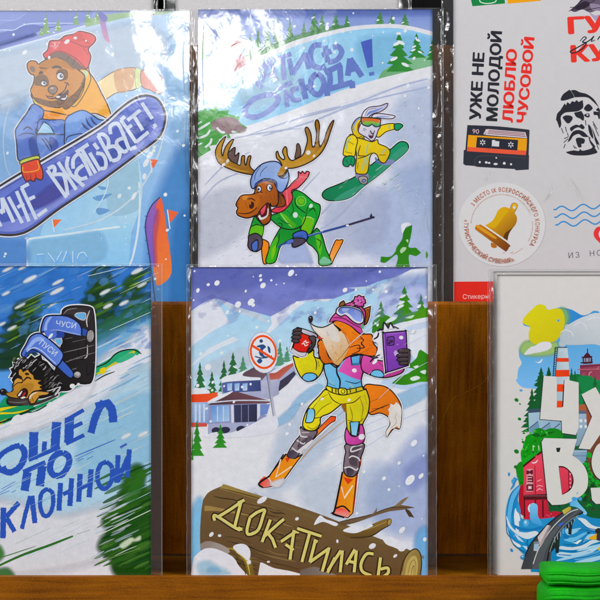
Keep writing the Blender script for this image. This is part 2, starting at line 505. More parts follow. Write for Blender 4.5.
CREASE = film_mat('film_fold', haze=0.0, rough=0.16, amp=0.0001, scale=100, gloss=1.3, tint=(1, 1, 1))
def crease(sh, pts, w=1.6, h=.0005, z=.0007):
    """a sharp little fold standing up from the bag"""
    P = cr([(x, y, False) for x, y in pts], False, 7); N = len(P); bm = bmesh.new(); rows = []
    for i in range(N):
        a, b = P[max(i - 1, 0)], P[min(i + 1, N - 1)]; l = math.dist(a, b) or 1
        nx, ny = -(b[1] - a[1]) / l, (b[0] - a[0]) / l; k = math.sin(math.pi * min(max(i / (N - 1), .03), .97)) ** .7
        row = []
        for j in range(7):
            u = j / 6 - .5; p = sh.loc(P[i][0] + nx * w * u * k, P[i][1] + ny * w * u * k, z)
            p.z += h * k * math.cos(math.pi * u) ** 1.3; row.append(bm.verts.new(p))
        rows.append(row)
    for a, b in zip(rows, rows[1:]):
        for j in range(6): bm.faces.new((a[j], a[j + 1], b[j + 1], b[j]))
    bmesh.ops.recalc_face_normals(bm, faces=bm.faces)
    return link_mesh('sleeve_crease', bm, CREASE, sh.root, smooth=True)
# ---------------------------------------------------------------- the wooden rack
def wood_mat(name, c0, c1, seed=0, vert=True):
    t = NT(name)
    tc = t.n('ShaderNodeTexCoord'); mp = t.n('ShaderNodeMapping')
    mp.inputs['Location'].default_value = (seed, seed * .3, 0)
    mp.inputs['Scale'].default_value = (520, 26, 60) if vert else (26, 520, 60)
    t.l(tc.outputs['Object'], mp.inputs[0])
    n1 = t.n('ShaderNodeTexNoise', i_Scale=1.0, i_Detail=6.0, i_Roughness=.65, i_Distortion=.4); t.l(mp.outputs[0], n1.inputs['Vector'])
    n2 = t.n('ShaderNodeTexNoise', i_Scale=22.0, i_Detail=4.0, i_Distortion=1.2); t.l(tc.outputs['Object'], n2.inputs['Vector'])
    n3 = t.n('ShaderNodeTexNoise', i_Scale=1900.0, i_Detail=2.0); t.l(tc.outputs['Object'], n3.inputs['Vector'])
    a = t.n('ShaderNodeMath', operation='MULTIPLY_ADD'); t.l(n1.outputs[0], a.inputs[0]); a.inputs[1].default_value = .6; 
    b = t.n('ShaderNodeMath', operation='MULTIPLY'); t.l(n2.outputs[0], b.inputs[0]); b.inputs[1].default_value = .4; t.l(b.outputs[0], a.inputs[2])
    d = t.n('ShaderNodeMath', operation='MULTIPLY_ADD'); t.l(n3.outputs[0], d.inputs[0]); d.inputs[1].default_value = .35; t.l(a.outputs[0], d.inputs[2])
    r = t.n('ShaderNodeValToRGB'); r.color_ramp.elements[0].position = .5; r.color_ramp.elements[1].position = .86
    r.color_ramp.elements[0].color = lin(c0) + (1,); r.color_ramp.elements[1].color = lin(c1) + (1,)
    t.l(d.outputs[0], r.inputs[0]); t.l(r.outputs[0], t.b.inputs['Base Color'])
    t.b.inputs['Roughness'].default_value = .55; t.b.inputs['Specular IOR Level'].default_value = .1
    bp = t.n('ShaderNodeBump', i_Strength=.25, i_Distance=.0004); t.l(d.outputs[0], bp.inputs['Height']); t.l(bp.outputs[0], t.b.inputs['Normal'])
    return t.m
WOOD = wood_mat('stained_plywood', '#6c3d0b', '#b37018')
WOODH = wood_mat('stained_lip_wood', '#5a3407', '#945c10', 3.7, False)
EDGE = wood_mat('plywood_edge', '#553408', '#8e6018', 1.7, False)
DARKW = wood_mat('dark_stained_board', '#3c230d', '#7a5230', 5.1)
BLACKP = wood_mat('black_painted_board', '#101012', '#1d1d20', 8.0)

rack = bpy.data.objects.new('display_rack', None); COL.objects.link(rack)
rack.matrix_world = RACK @ Matrix.Translation((0, -0.18, 0))
tag(rack, 'stepped brown plywood display rack whose ledges hold the postcards and stickers', 'display rack')
def board(name, quad, th, mat, bev=0.0006):
    """slab from four rack-frame corners (front face, ccw), th = thickness going back"""
    bm = bmesh.new(); q = [Vector(p) for p in quad]
    n = (q[1] - q[0]).cross(q[3] - q[0]).normalized()
    f = [bm.verts.new(p) for p in q]; b = [bm.verts.new(p - n * th) for p in q]
    bm.faces.new(f); bm.faces.new(b[::-1])
    for i in range(4):
        j = (i + 1) % 4; bm.faces.new((f[j], f[i], b[i], b[j]))
    bmesh.ops.bevel(bm, geom=list(bm.edges), offset=bev, segments=2, affect='EDGES')
    for v in bm.verts: v.co.y += 0.18
    return link_mesh(name, bm, mat, rack)
def at(px, py, n): 
    k = (D - n) / D * K
    return Vector(((px - 300) * k, (300 - py) * k, n))
XL, XR = -0.24, 0.24
vf = at(0, 577.5, 0.018).y            # top of the lip
fl = at(0, 578.5, 0.010).y            # ledge floor
vb = at(0, 305, -0.0055).y            # top of the riser board
board('front_lip', [(XL, vf - .07, .0175), (XR, vf - .07, .0175), (XR, vf, .0175), (XL, vf, .0175)], .005, WOODH)
board('ledge_floor', [(XL, fl - .006, .0118), (XR, fl - .006, .0118), (XR, fl, .0118), (XL, fl, .0118)], .0545, EDGE, .0003)
board('riser_board', [(XL, fl + .0006, -.042), (XR, fl + .0006, -.042), (XR, vb, -.0055), (XL, vb, -.0055)], .006, WOOD)
vb2 = at(0, 45, -.050).y
board('upper_riser', [(XL, vb - .05, -.058), (XR, vb - .05, -.058), (XR, vb2, -.050), (XL, vb2, -.050)], .006, DARKW)
board('upper_ledge', [(XL, vb - .041, -.0345), (XR, vb - .041, -.0345), (XR, vb - .036, -.0345), (XL, vb - .036, -.0345)], .0225, EDGE, .0003)
board('back_panel', [(XL, fl, -.085), (XR, fl, -.085), (XR, vb2 + .14, -.085), (XL, vb2 + .14, -.085)], .008, BLACKP)
board('rack_foot', [(XL, -.175, -.0435), (XR, -.175, -.0435), (XR, fl - .0062, -.0435), (XL, fl - .0062, -.0435)], .05, DARKW)

# pale hairline curves laid across the riser
def on_riser(px, py):
    y0, n0, y1, n1 = fl + .0006, -.042, vb, -.0055
    tt = (n1 - n0) / (y1 - y0); du, dv = (px - 300) * K / D, (300 - py) * K / D
    lam = (D - n0 + tt * y0) / (1 + tt * dv); return Vector((du * lam, dv * lam, D - lam + .00035))
PALEW = wood_mat('pale_wood_line', '#8a5a1c', '#b98a3e', 2.0)
def pale_line(pts, w):
    bm = bmesh.new(); P = cr([(x, y, False) for x, y in pts], False, 8); rows = []
    for i, (x, y) in enumerate(P):
        k = w * (.3 + .7 * math.sin(math.pi * i / (len(P) - 1)))
        rows.append([bm.verts.new(on_riser(x + s_ * k, y + s_ * k * .6) + Vector((0, .18, 0))) for s_ in (-.5, .5)])
    for a_, b_ in zip(rows, rows[1:]): bm.faces.new((a_[0], a_[1], b_[1], b_[0]))
    bmesh.ops.recalc_face_normals(bm, faces=bm.faces)
    return link_mesh('pale_line', bm, PALEW, rack)
pale_line([(431, 448), (441, 424), (452, 400), (466, 392), (482, 383), (492, 372)], 1.1)
pale_line([(168, 388), (172, 366), (176, 350), (180, 338)], .8)
# ---------------------------------------------------------------- the fox postcard (front row, middle)
sh = Sheet(-0.0006, -0.03, ink=make_ink('print_fox', .00035, 30, 3.1), soft=make_ink('print_fox_soft', .00035, 30, 3.1, True))
fox = card_root(sh, 'postcard', 191.2, 267, 428, 577)
tag(fox, 'postcard of a selfie taking fox on skis above a carved log, in a clear sleeve', 'postcard', 'winter postcards in clear sleeves')
B = Art(sh, 'printed_landscape'); r = (0, 0, 1)
L0, R0, T0, B0 = 191.3, 427.9, 267.1, 576.9
B.p('191.3,267.1 427.9,267.1 427.9,576.9 191.3,576.9', '#e4e4ea')
B.v(180, 260, 3.75)
B.f('42,27! 929,27! 929,100! 650,140 445,155 340,212 235,182 130,145 42,190!', '#6a72b8', '#8087c6', (300, 27, 300, 220))
B.v(0, 0, 1)
B.soft('195,270 250,268 330,272 380,268 330,288 280,280 230,295 198,290', '#5f68b2', 8, .35)
B.soft('200,292 240,290 290,302 320,298 300,312 270,308 250,300 205,305', '#8c93cf', 6, .35)
B.v(180, 260, 3.75)
# ridges
B.p('42,190 130,145 235,182 340,212 445,155 550,155 760,75 929,40 929,500 42,500', '#a6cbe6', '#c0d9ea', (300, 150, 300, 480))
B.p('42,192 130,145 148,170 185,232 120,268 60,310 42,325', '#dfe2ec')
B.p('130,145 235,182 300,202 340,240 200,190', '#d3dfec', None, None, .8)
B.p('340,212 445,155 470,158 425,190 400,215 350,262 300,300 345,240', '#dfe2ed')
B.p('42,392 110,330 200,287 220,300 150,330 95,360 42,400', '#dde3ed')
B.soft('60,420 180,350 260,330 300,360 200,420 60,440', '#d5dfeb', 5, .6)
B.v(290, 260, 3.75)
B.p('215,105 330,95 455,35 517,28 517,70 420,95 330,135 290,112', '#c3d8ec', None, None, .9)
B.p('340,125 360,90 455,35 517,30 517,52 430,95', '#e0e4ee')
B
B.p('330,135 420,95 517,75 517,260 300,300', '#aeb8de', '#c6d3ec', (400, 100, 400, 260))
B.v(370, 260, 5.45)
B.soft('120,110 200,90 320,80 320,140 240,130 180,160 110,170', '#9fb2dc', 8, .7)
# right slope with firs
B.v(0, 0, 1)
B.f('340,362! 372,348 396,336 428,327! 428,410! 330,420!', '#dfe4ee')
for x, y0, y1, w, cc in ((381, 301, 327, 9, '#3f7d3a'), (404.5, 286, 322, 13, '#2f7423'), (421, 294, 320, 8, '#2f7423')):
    B.tree(x, y0, y1, w, cc, '#4c8a2c', 3, 5, 3)
B.v(370, 260, 5.45)
B.f('15,340! 50,320 85,300 130,318 170,290 230,285 322,255! 322,310! 240,325 150,345 80,375 10,400!', '#3c7a2a', '#52902e', (60, 350, 300, 290))
B.f('80,345 110,315 150,305 130,330', '#dbe6ea').f('190,315 240,300 225,318', '#c3dfc8').f('20,350 45,335 40,352', '#7fb79f')
B.f('0,420! 120,360 240,325 322,310! 322,330! 200,365 100,420 0,470!', '#e2e5ee')
B.v(0, 0, 1)
B.f('380,385! 400,352 417,360! 428,362! 428,388! 408,390', '#b9cdE6'.lower())
B.tree(421, 349, 382, 12, '#3a7f24', '#4d9230', 2, 5, 9)
B.v(330, 300, 6)
B.f('370,500! 420,460 470,440 520,400 590,370! 595,470! 540,490 450,510', '#37791f', '#4a8f2d', (400, 500, 590, 380))
B.f('540,300 520,345 490,375 460,400 520,420 470,450 590,460! 592,330!', '#3b8022')
for q in ('480,470 520,455 540,470 500,485', '540,430 575,420 570,445', '500,400 530,392 520,410'): B.f(q, '#dfe8e6')
# lower snow field
B.v(0, 0, 1)
B.f('191.3,446! 215,428 240,417 262,400 285,385 300,376 320,392 345,402 370,398 427.9,386! 427.9,577! 191.3,577!', '#e4e4e9', '#dbdfea', (230, 420, 420, 560))
B.p('268,408 300,372 330,392 300,402', '#e2e3ec')
B.soft('285,420 330,402 345,420 310,470 270,490', '#c2d2e8', 10, .5)
for q in ('300,395 318,384 322,392 290,410', '285,412 300,404 290,420 270,428', '388,400 427,384 427,396 395,412'): B.soft(q, '#9fc4e4', 3, .75)
B.soft('395,460 427,430 427,525 400,535 375,520 370,490', '#aab9e2', 12, .6)
B.soft('355,480 380,462 400,490 380,520 350,515', '#bccbe8', 12, .45)
B.soft('300,485 335,470 340,520 310,510', '#ccd9ee', 12, .5)
B.soft('404,470 427,455 427,478 410,490', '#8f9cd4', 8, .45)
B.soft('415,540 427,528 427,577 418,577', '#77aede', 6, .85)
B.soft('191.5,515 202,500 208,545 226,560 220,577 191.5,577', '#86bde2', 8, .9)
B.soft('196,560 215,556 232,566 225,576 197,576', '#5ba6d8', 6, .7)
B.soft('250,490 280,498 300,520 270,510', '#d4dcec', 10, .5)
B.mottle((192, 269, 427, 320), 110, ('#5f6ab4', '#7a84c4', '#8d96d0'), (2, 6), .22, 66)
for q in ('310,450 428,398', '322,452 428,409', '330,470 400,425'): B.l(q, 1.0, '#b7cbe6', .5, .8)
for q in ('332,420 362,398 380,386', '345,430 375,408'): B.l(q, 1.4, '#9fc2e2', .6, .7)
B.flakes((193, 269, 360, 315), 26, .8, 2.0, 5)
B.flakes((195, 320, 300, 400), 18, .8, 2.0, 6, '#e2ebf4')
B.flakes((360, 270, 426, 400), 16, .7, 2.0, 8)
B.flakes((350, 400, 425, 540), 12, .8, 2.4, 11, '#e7eaf4')
for x, y, rx, ry in ((410, 480, 6, 3.6), (421, 476, 3.4, 1.8), (414, 443, 4, 2.4), (399, 463, 2, 1.4), (402, 530, 4, 2.2), (251, 302, 4, 2.8), (263, 285.5, 3.2, 2.4), (238, 304.5, 3.5, 2.8), (217, 283, 3, 2.4), (291, 273, 3.8, 2.5), (208, 367, 3.4, 3)):
    B.el(x, y, rx, ry, '#e8eaf2', -50, n=14)
# chalets
A = Art(sh, 'printed_chalet').v(190, 320, 5)
A.v(0, 0, 1)
for x, y0, y1, w in ((200, 362, 394, 7), (212, 371, 396, 6.5), (224, 360, 392, 7), (233, 352, 384, 8.5), (243, 356, 378, 7), (280, 341, 366, 6), (287, 346, 362, 5)):
    A.tree(x, y0, y1, w, '#2c5c39' if x < 240 else '#4d8465', '#3b7143' if x < 240 else '#5f9478', 1, 5, 2)
A.v(190, 320, 5)
A.f('8,345! 40,340 90,350 100,365! 100,375! 8,375!', '#e3e5ec')
A.p('7,372 90,368 140,360 130,395 90,410 7,412', '#d2452c', '#e05a3c', (7, 372, 120, 390))
A.p('7,412 95,410 95,520 7,516', '#a9bcdc', '#7e98c4', (7, 412, 95, 500))
A.p('7,512 85,516 85,532 7,535', '#c2514a')
for x in (24, 44, 66): A.p(f'{x},420 {x+9},420 {x+9},510 {x},510', '#c8d5e8')
A.p('155,300 300,285 460,230 520,215 525,270 440,345 330,400 160,370', '#a7aac8')
A.p('158,310 352,300 355,355 165,365', '#55639c', '#39426e', (160, 310, 350, 360))
for x in (185, 222, 262): A.p(f'{x},318 {x+26},315 {x+24},352 {x+2},354', '#7ea2d8', '#c1d3ec', (x, 318, x + 26, 350))
A.p('158,290 260,270 320,235 360,265 395,260 360,300 160,312', '#4a3b45', '#6c5560', (200, 260, 360, 300))
A.f('155,295! 180,280 240,265 290,245 262,275 300,285 350,288 352,300! 200,308 158,316!', '#e1e4ec')
A.p('430,255 520,208 520,225 440,300 400,300 395,270', '#a04c42', '#b9695a', (430, 230, 470, 300))
A.f('400,265! 460,225 515,200 520,212! 470,235 430,262', '#e3e6ee')
A.p('450,305 520,255 530,270 490,320 440,360', '#3d3a4e')
A.p('358,305 440,295 445,370 400,395 358,390', '#b9bbd2', '#9d9fbe', (360, 300, 440, 390))
A.p('95,415 200,360 240,362 395,400 350,470 400,480 330,520 210,560 90,585', '#8f93b8')
A.p('105,430 195,425 197,505 108,512', '#5e86c4', '#a9c6e8', (105, 430, 190, 500))
A.p('220,425 335,420 335,510 222,512', '#3a3c5a', '#2f2f45', (220, 420, 335, 510))
A.p('352,425 400,420 385,470 352,480', '#6f86bd')
for x in (135, 165): A.p(f'{x},432 {x+5},432 {x+5},506 {x},507', '#d0d8ea')
for x in (255, 290): A.p(f'{x},424 {x+4},424 {x+4},508 {x},510', '#7d7f9a')
A.p('205,425 218,424 220,520 207,524', '#d7d8e6').p('336,420 350,420 350,480 336,500', '#d7d8e6')
A.p('90,415 215,360 240,360 400,405 398,415 95,425', '#4b3640', '#6d4a52', (95, 410, 300, 370))
A.f('85,410! 120,390 180,365 215,355 190,375 130,405 95,420!', '#e5e7ee').l('95,414 240,402 400,404', 1.2, '#cfd1de', 0)
A.p('92,520 330,508 215,560 92,580', '#a3a7c6')
for x, y, w_ in ((130, 552, 22), (175, 550, 26), (255, 545, 24)): A.el(x, y, w_, 16, '#2e2d42', -6)
A.f('70,585 130,560 200,570 300,525 420,470 420,560 200,590', '#dfe0ea')
A.v(0, 0, 1)
for x, y0, y1, w in ((197, 420, 456, 7), (220.5, 424, 448, 7), (192.5, 430, 460, 1.2)): A.tree(x, y0, y1, w, '#2f7230', '#3e8a35', 0, 5, 4)
A.flakes((195, 380, 290, 440), 14, .9, 1.9, 21)
A.build()

# no-skiing sign on its pole
A = Art(sh, 'printed_sign').v(190, 320, 5)
A.p('380,250 394,252 428,478 415,482', '#8d90a8', '#c0c3d4', (378, 300, 400, 305)).l('381,255 416,480', .5, '#4a4a60', 0)
A.el(366, 163, 72, 103, '#e4e5ec', -7, .5, '#9a9cb0')
A.el(367, 160, 68, 86, '#d9532f', -7).el(367, 160, 58, 75, '#e2e4ec', -7)
A.el(356, 105, 9, 9, '#2c4a78')
A.f('338,128 365,122 380,135 365,150 368,175 385,185 378,192 352,178 345,158 352,140 335,135', '#2c4a78')
A.l('325,182 360,190 410,180', 1.0, '#2c4a78', 0).f('388,130 400,140 402,165 392,158', '#2c4a78').f('335,205 350,192 362,205 348,218', '#2c4a78')
A.l('308,126 422,198', 2.4, '#d9532f', 0)
A.build()

# the log with its carved word
A = Art(sh, 'printed_log').v(190, 470, 5)
A.v(0, 0, 1)
A.f('203,500! 209,492 222,486! 250,493 290,504 330,518 370,535 405,548 416,555 421,566 419,577! 204,577! 202,560 200,540 201,515', '#6d5638', '#5a4530', (230, 490, 215, 570))
A.v(190, 470, 5)
rn = random.Random(5)
for k in range(46):
    y = rn.uniform(95, 520); x0 = rn.uniform(70, 420); ln = rn.uniform(60, 260)
    sl = .29 + rn.uniform(-.03, .03)
    q = [(x0 + ln * u, y + (x0 - 70) * .28 + ln * u * sl + 5 * math.sin(k + u * 5)) for u in (0, .25, .5, .75, 1)]
    if q[-1][1] > 525 and q[0][1] > 470: continue
    q = [p for p in q if p[1] < 530]
    if len(q) > 2: A.l(q, rn.uniform(.5, 1.5), rn.choice(('#4a3824', '#3d2c1d', '#8f7750', '#7f6844', '#54402a')), .9, rn.choice((.5, .7, .9)))
A.f('150,95! 160,78 175,72 260,100 390,140! 380,160! 260,125', '#96804c', '#7d6840', (160, 80, 380, 150)).l('155,92 260,118 385,152', .7, '#3f2e1e')
A.f('72,190! 80,178 150,190 260,215 330,232! 250,222 140,205 72,205!', '#a08553', None, None, .85)
A.p('405,150 1170,430 1170,445 405,170', '#86704a', None, None, .5)
A.f('50,370! 90,355 150,370 200,400 180,420 120,410 60,400', '#8d8078', '#a39a96', (60, 380, 190, 400))
A.f('30,425 70,395 120,392 180,415 220,440 245,480 290,527! 5,527! 15,450', '#e2e3ec')
A.soft('40,470 90,455 140,480 200,520 60,525', '#a5cfe8', 5, .6).soft('100,485 140,490 150,512 90,510', '#7fbce0', 4, .4)
A.f('180,390 215,400 250,430 275,470 290,527! 322,527! 310,460 290,420 240,392', '#a08a3e', '#6e5e30', (190, 400, 320, 450))
A.l('195,400 240,440 270,490 278,525', 1.0, '#55461f').l('230,410 280,450 300,525', 1.2, '#c4b05e')
A.f('215,385 240,370 275,372 298,395 302,430 290,452 262,430 235,410', '#e3e4ec').el(295, 460, 10, 12, WHITE)
A.f('350,470! 360,463 420,490 500,505 580,527! 340,527!', '#e6e6ec')
A.v(300, 470, 4.286)
A.f('0,430! 60,415 110,430 160,452! 0,452!', '#6b615c', '#8a827c', (0, 430, 150, 440))
# broken branches
A.f('155,225! 210,210 300,190 385,160 430,150 490,160! 440,170 380,178 310,200 240,225 190,235', '#6b5640', '#57432f', (160, 220, 160, 240)).l('155,226 300,192 385,162 488,162', .6, '#38281c')
A.f('405,155! 440,125 465,115! 450,132 425,155', '#7d6a50').f('450,165! 470,175 490,205! 470,200 475,212! 455,180', '#4a3828').f('300,195! 318,180 330,160! 326,182', '#75614a')
A.f('200,260! 260,250 300,235 350,215 385,208 390,230 350,255 300,285 250,295 215,290 170,270', '#806638', '#5d4829', (300, 220, 300, 290)).el(383, 223, 8, 15, '#a08a55', 15, .6, '#3a2a1a')
A.l('215,270 300,250 370,222', .6, '#b29a60').l('215,290 300,284 350,255 385,236', .9, '#35261a')
A.f('185,258 230,240 275,246 300,232 312,240 280,255 240,270 205,268', '#e4e5ee')
A.f('60,235 85,195 110,210 160,228 150,240 100,222', '#e4e5ee')
A.f('350,292! 380,285 430,305 460,325 440,345 400,330 370,318', '#e4e5ee').el(310, 326, 16, 11, WHITE, -30).el(435, 340, 14, 9, WHITE).el(408, 368, 10, 6, WHITE, -40).el(160, 305, 5, 8, WHITE)
# sawn end
A.f('440,430! 450,385 470,350 495,340 515,360 520,400 515,452! 430,452!', '#a08a54', '#7f6a3c', (440, 400, 520, 420), 1.0)
A.l('430,452 440,400 465,355 495,338 515,358 521,400 516,450', .9, '#3c2c1c', 0)
A.f('450,452! 460,400 480,370 500,375 505,415 500,452!', '#b8a468').l('462,450 472,405 488,385 497,410 494,450', .6, '#6d5a30').l('476,450 482,418 489,412 488,450', .6, '#6d5a30')
A.v(190, 470, 5)
A.el(107, 322, 14, 9, WHITE, -50).el(148, 328, 9, 7, WHITE).el(360, 150, 28, 13, WHITE, -32).el(535, 244, 10, 8, WHITE, -30).el(392, 459, 8, 5, WHITE)
# carved letters
Lp = Art(sh, 'printed_lettering', A.build()).v(190, 470, 5)
def carve(*strokes, w=2.9):
    for q in strokes: Lp.l(q, w + 1.7, '#33261a', 0, 1, len(q.split()) > 3)
    for q in strokes: Lp.l(q, w, '#d3c878', 0, 1, len(q.split()) > 3)
    for q in strokes: Lp.l([(p[0] / 1, p[1]) for p in [tuple(map(float, t.split(','))) for t in q.split()]], w * .45, '#e0d99c', .5, .6, False)
carve('123,253 128,228 228,290 262,296', '242,305 250,285', '140,235 205,195 262,155', '240,165 272,150', '255,160 222,288')
carve('300,238 285,300 295,322 340,300 365,230 372,200 335,212 300,238')
carve('402,248 360,360', '368,335 440,270 470,245', '385,310 412,345 428,388')
carve('520,300 500,448', '455,358 525,310 545,310', '478,372 518,400')
Lp.v(300, 470, 4.286)
carve('42,268 8,394', '-12,250 92,284')
carve('65,305 42,395', '42,395 125,335', '125,332 95,435', '60,300 75,308')
carve('120,430 175,345', '182,345 172,438', '150,375 118,440')
carve('198,405 235,340', '242,345 232,438', '205,390 240,398')
carve('315,360 285,360 262,400 268,435 305,452')
carve('345,375 335,452', '345,425 375,420 378,440 360,455')
Lp.build()

# the fox
A = Art(sh, 'printed_fox').v(300, 370, 5)
# tail
A.fo('320,85 380,75 440,90 490,145 508,200 500,290 470,292 435,335! 430,310 450,270 440,235 400,215 345,215', '#e07c1c', '#c66a14', (360, 90, 460, 220), .9, INK, 3.2)
A.f('440,198! 452,180 447,168! 470,175! 480,160! 492,168! 508,200 500,288 485,282 470,292! 455,298 435,335! 430,310 452,270 440,235! 446,215', '#e0dad6')
A.l('345,215 400,190 450,170', .7).l('360,195 420,188', .6).l('350,160 400,140', .5).l('470,250 485,215', .5, '#8a7f86').l('455,290 480,265 478,235', .5, '#8a7f86')
# skis
A.v(245, 400, 6)
A.fo('515,97! 545,100! 540,125! 500,150 400,245! 340,310! 420,195', '#d94a2a', '#e68a4a', (520, 100, 400, 230), .7, INK, 3)
A.l('545,128 460,205 340,340', 1.2, '#cfcbd2').l('600,120 420,265 330,370', 1.0, '#c79a6a', .7, .8)
A.fo('245,325! 145,455! 95,482! 84,500! 108,526! 160,518! 205,512! 232,480! 290,400 345,325! 310,345!', '#d6761e', '#e59138', (200, 330, 270, 420), .9, INK, 3)
A.f('84,500! 92,478 125,455 148,470 168,515! 108,526!', '#cf3a2c', '#ea8a80', (95, 480, 150, 520)).l('108,455 135,460 152,485 170,518', 1.3, '#dfd6d4', 0)
A.l('150,455 84,500 108,526', 1.5, INK, .3).l('232,325 145,458', 1.3, INK, .3)
A.f('240,350! 272,345! 255,375!', '#c23d2a')
A.l('215,355 185,462 280,398', 1.3, '#ead9c4', 0, 1, False)
A.soft('150,500 230,470 225,500 190,525', '#dedbe2', 2, .9)
A.v(300, 470, 4.286)
A.fo('182,8! 246,5! 226,185! 205,205! 180,198! 140,185! 152,158!', '#d97a1d', '#e8963a', (160, 90, 240, 90), .9, INK, 3)
A.f('140,183! 155,164 190,166 214,180 206,203! 178,197!', '#dd5145', '#e9a099', (180, 165, 180, 205)).l('152,165 185,155 215,180', 1.3, INK, .3).l('182,8 150,165 140,186 190,203', 1.6, INK, .2)
A.l('178,72 190,120 226,66', 1.4, '#ecdcc8', 0, 1, False)
A.f('185,30! 228,40! 205,62!', '#c8402a')
A.l('246,5 240,80 228,185', 1.0, '#b0342a', .4)
A.v(300, 370, 5)
A.l('326,330 310,400 302,480', 1.4, '#d65a3a', .2)
# boots
A.v(245, 400, 6)
A.fo('335,160 360,180 432,185 415,225 385,255 340,300 320,330 300,350 255,340 262,310 285,270 310,235 328,215 330,185', '#8d7d86', '#6d5f6b', (300, 220, 390, 260), .9, INK, 3)
A.f('320,265 385,215 400,240 345,295 320,300', '#5a4d5a').f('255,335 262,312 290,300 312,315 308,340 282,352', '#3a3240', '#5b5162', (260, 310, 310, 345))
A.l('328,175 335,215 375,222', 1.3, '#d8d5d4', .2).l('310,240 345,262 360,255', 1.3, '#d8d5d4', .2).l('280,285 318,312 340,305', 1.4, '#d8d5d4', .2).l('340,195 385,195', 1.0, '#c6c2c2', .2)
A.l('330,230 320,280', .8).l('375,225 350,260', .7)
A.f('320,300 400,240 398,255 345,305 325,318', '#ddd8dc')
A.v(300, 370, 5)
A.fo('229,372 316,368 318,400 302,445 297,490 272,530 236,530 218,500 222,440 228,410', '#877781', '#685a66', (225, 400, 300, 420), .9, INK, 3)
A.f('250,390 300,385 285,440 285,480 250,470 245,430', '#51454f').f('232,500 240,485 262,482 270,505 258,528 238,528', '#352e38', '#55495a', (235, 490, 265, 525))
A.l('312,372 262,385 258,408 308,392', 1.4, '#dad7d6', .2).l('245,440 262,430 290,440 300,455', 1.4, '#dad7d6', .2).l('220,490 250,485 280,500 290,490', 1.4, '#dad7d6', .2)
# trousers
A.fo('130,95 95,130 40,190 14,262 22,292 50,304 80,298 100,270 106,235 150,215 205,172! 228,168! 230,205 233,265 245,318 300,300! 318,260 340,215 347,150 330,95! 225,120 160,112', '#dccf16', '#c2b412', (60, 150, 320, 260), .95, INK, 3.4)
A.f('205,172! 228,168 232,212 220,205', '#8b5a1d')
A.l('106,235 70,240 45,228', .7).l('100,270 80,285', .6).l('228,168 270,160 305,130', .7).l('205,172 165,150 140,110', .7).l('265,190 280,200', .5, '#6d640e').l('238,250 290,262 318,240', .6)
A.f('120,135 160,150 110,200 60,220 80,180', '#e8de52', None, None, .6).f('260,190 300,180 320,230 290,250 262,240', '#e8de52', None, None, .45)
A.fo('42,195 72,200 66,255 30,262 32,235', '#72b2d8', '#9bcde6', (35, 200, 60, 260), .8)
A.fo('232,292 224,340 240,372 290,374 322,350 318,290 300,272 290,325 256,328', '#c952a0', '#a93d86', (240, 300, 310, 370), .9, INK, 3)
A.fo('250,260! 297,258! 284,330! 255,325!', '#6fb0d8', '#97cae4', (255, 262, 280, 325), .8)
A.el(308, 334, 16, 14, WHITE, -30)
for q in ('60,200 95,150 140,120', '75,230 110,190 160,160', '95,255 100,240', '250,180 262,230 258,255', '300,140 315,190 305,250', '320,120 335,170', '35,280 60,295 85,285'): A.l(q, 1.0, '#8d8410', .8, .8)
for q in ('110,130 70,175 50,195', '245,200 245,240', '180,130 150,120'): A.l(q, 1.0, '#e8e06a', .8, .9)
# trunk of the jacket
A.v(285, 290, 6)
A.fo('235,450 268,440 310,466 345,425 400,392 470,398 475,470 458,540 468,598! 400,612 330,610 245,598! 255,550 240,500', '#7ab7dc', '#66a5cf', (260, 460, 430, 600), .95, INK, 3.2)
A.f('318,488! 360,420 402,392 470,398! 475,470 456,542! 395,522 350,500', '#cf5aa8', '#b84693', (340, 430, 470, 500))
A.l('310,466 312,500 330,545 326,598', 1.3, INK, .2).l('360,545 420,560 455,548', .7).l('262,560 300,575', .6).l('268,535 290,570', .6, '#c8c84a').l('385,560 415,588', .9, '#c8c84a')
A.l('455,540 470,470 468,405', .9).f('410,478 425,472 430,490 412,495', '#e9cfe2')
A.v(300, 370, 5)
A.fo('134,80 180,93 230,98 312,82! 318,100! 225,124 170,116 136,98', '#dccd1c', '#b8a914', (140, 90, 310, 110), .8)
A.fo('195,92 230,95 232,122 196,120', '#d9cc3a', None, None, .9).l('208,98 222,100 222,115 207,114 208,98', .6)
for x in (160, 178, 250, 280): A.l(f'{x},88 {x+2},114', 1.0, '#4a4416', 0)
# arms
A.v(330, 300, 6)
A.fo('195,335 235,338 290,362 335,372 350,425 440,410 425,440 345,465 270,458 192,420', '#c8529f', '#a93f86', (250, 350, 280, 460), .95, INK, 3.2)
A.fo('243,447 262,422 300,422 322,445 318,462 280,462', '#74b4da', None, None, .8)
A.l('250,385 275,372', .6).l('290,372 320,400', .6)
A.v(285, 290, 6)
A.fo('50,395 85,404 150,375 172,360 176,400 222,418 230,450 216,500 180,538 140,547 98,525 68,470 55,425', '#dacd16', '#bfb112', (80, 420, 210, 520), .95, INK, 3.2)
A.l('176,400 190,440 186,480', .8).l('200,425 205,460', .6).f('80,430 140,400 160,430 150,480 100,480', '#e8de52', None, None, .5)
A.fo('103,528 122,502 165,498 192,515 176,538 135,549', '#6fb0d8', None, None, .8)
A.fo('395,400! 452,388! 448,442! 402,448!', '#70b2da', '#4f90bd', (400, 400, 445, 440), .9)
A.f('400,440! 448,436! 446,450! 410,454!', '#3b6f97')
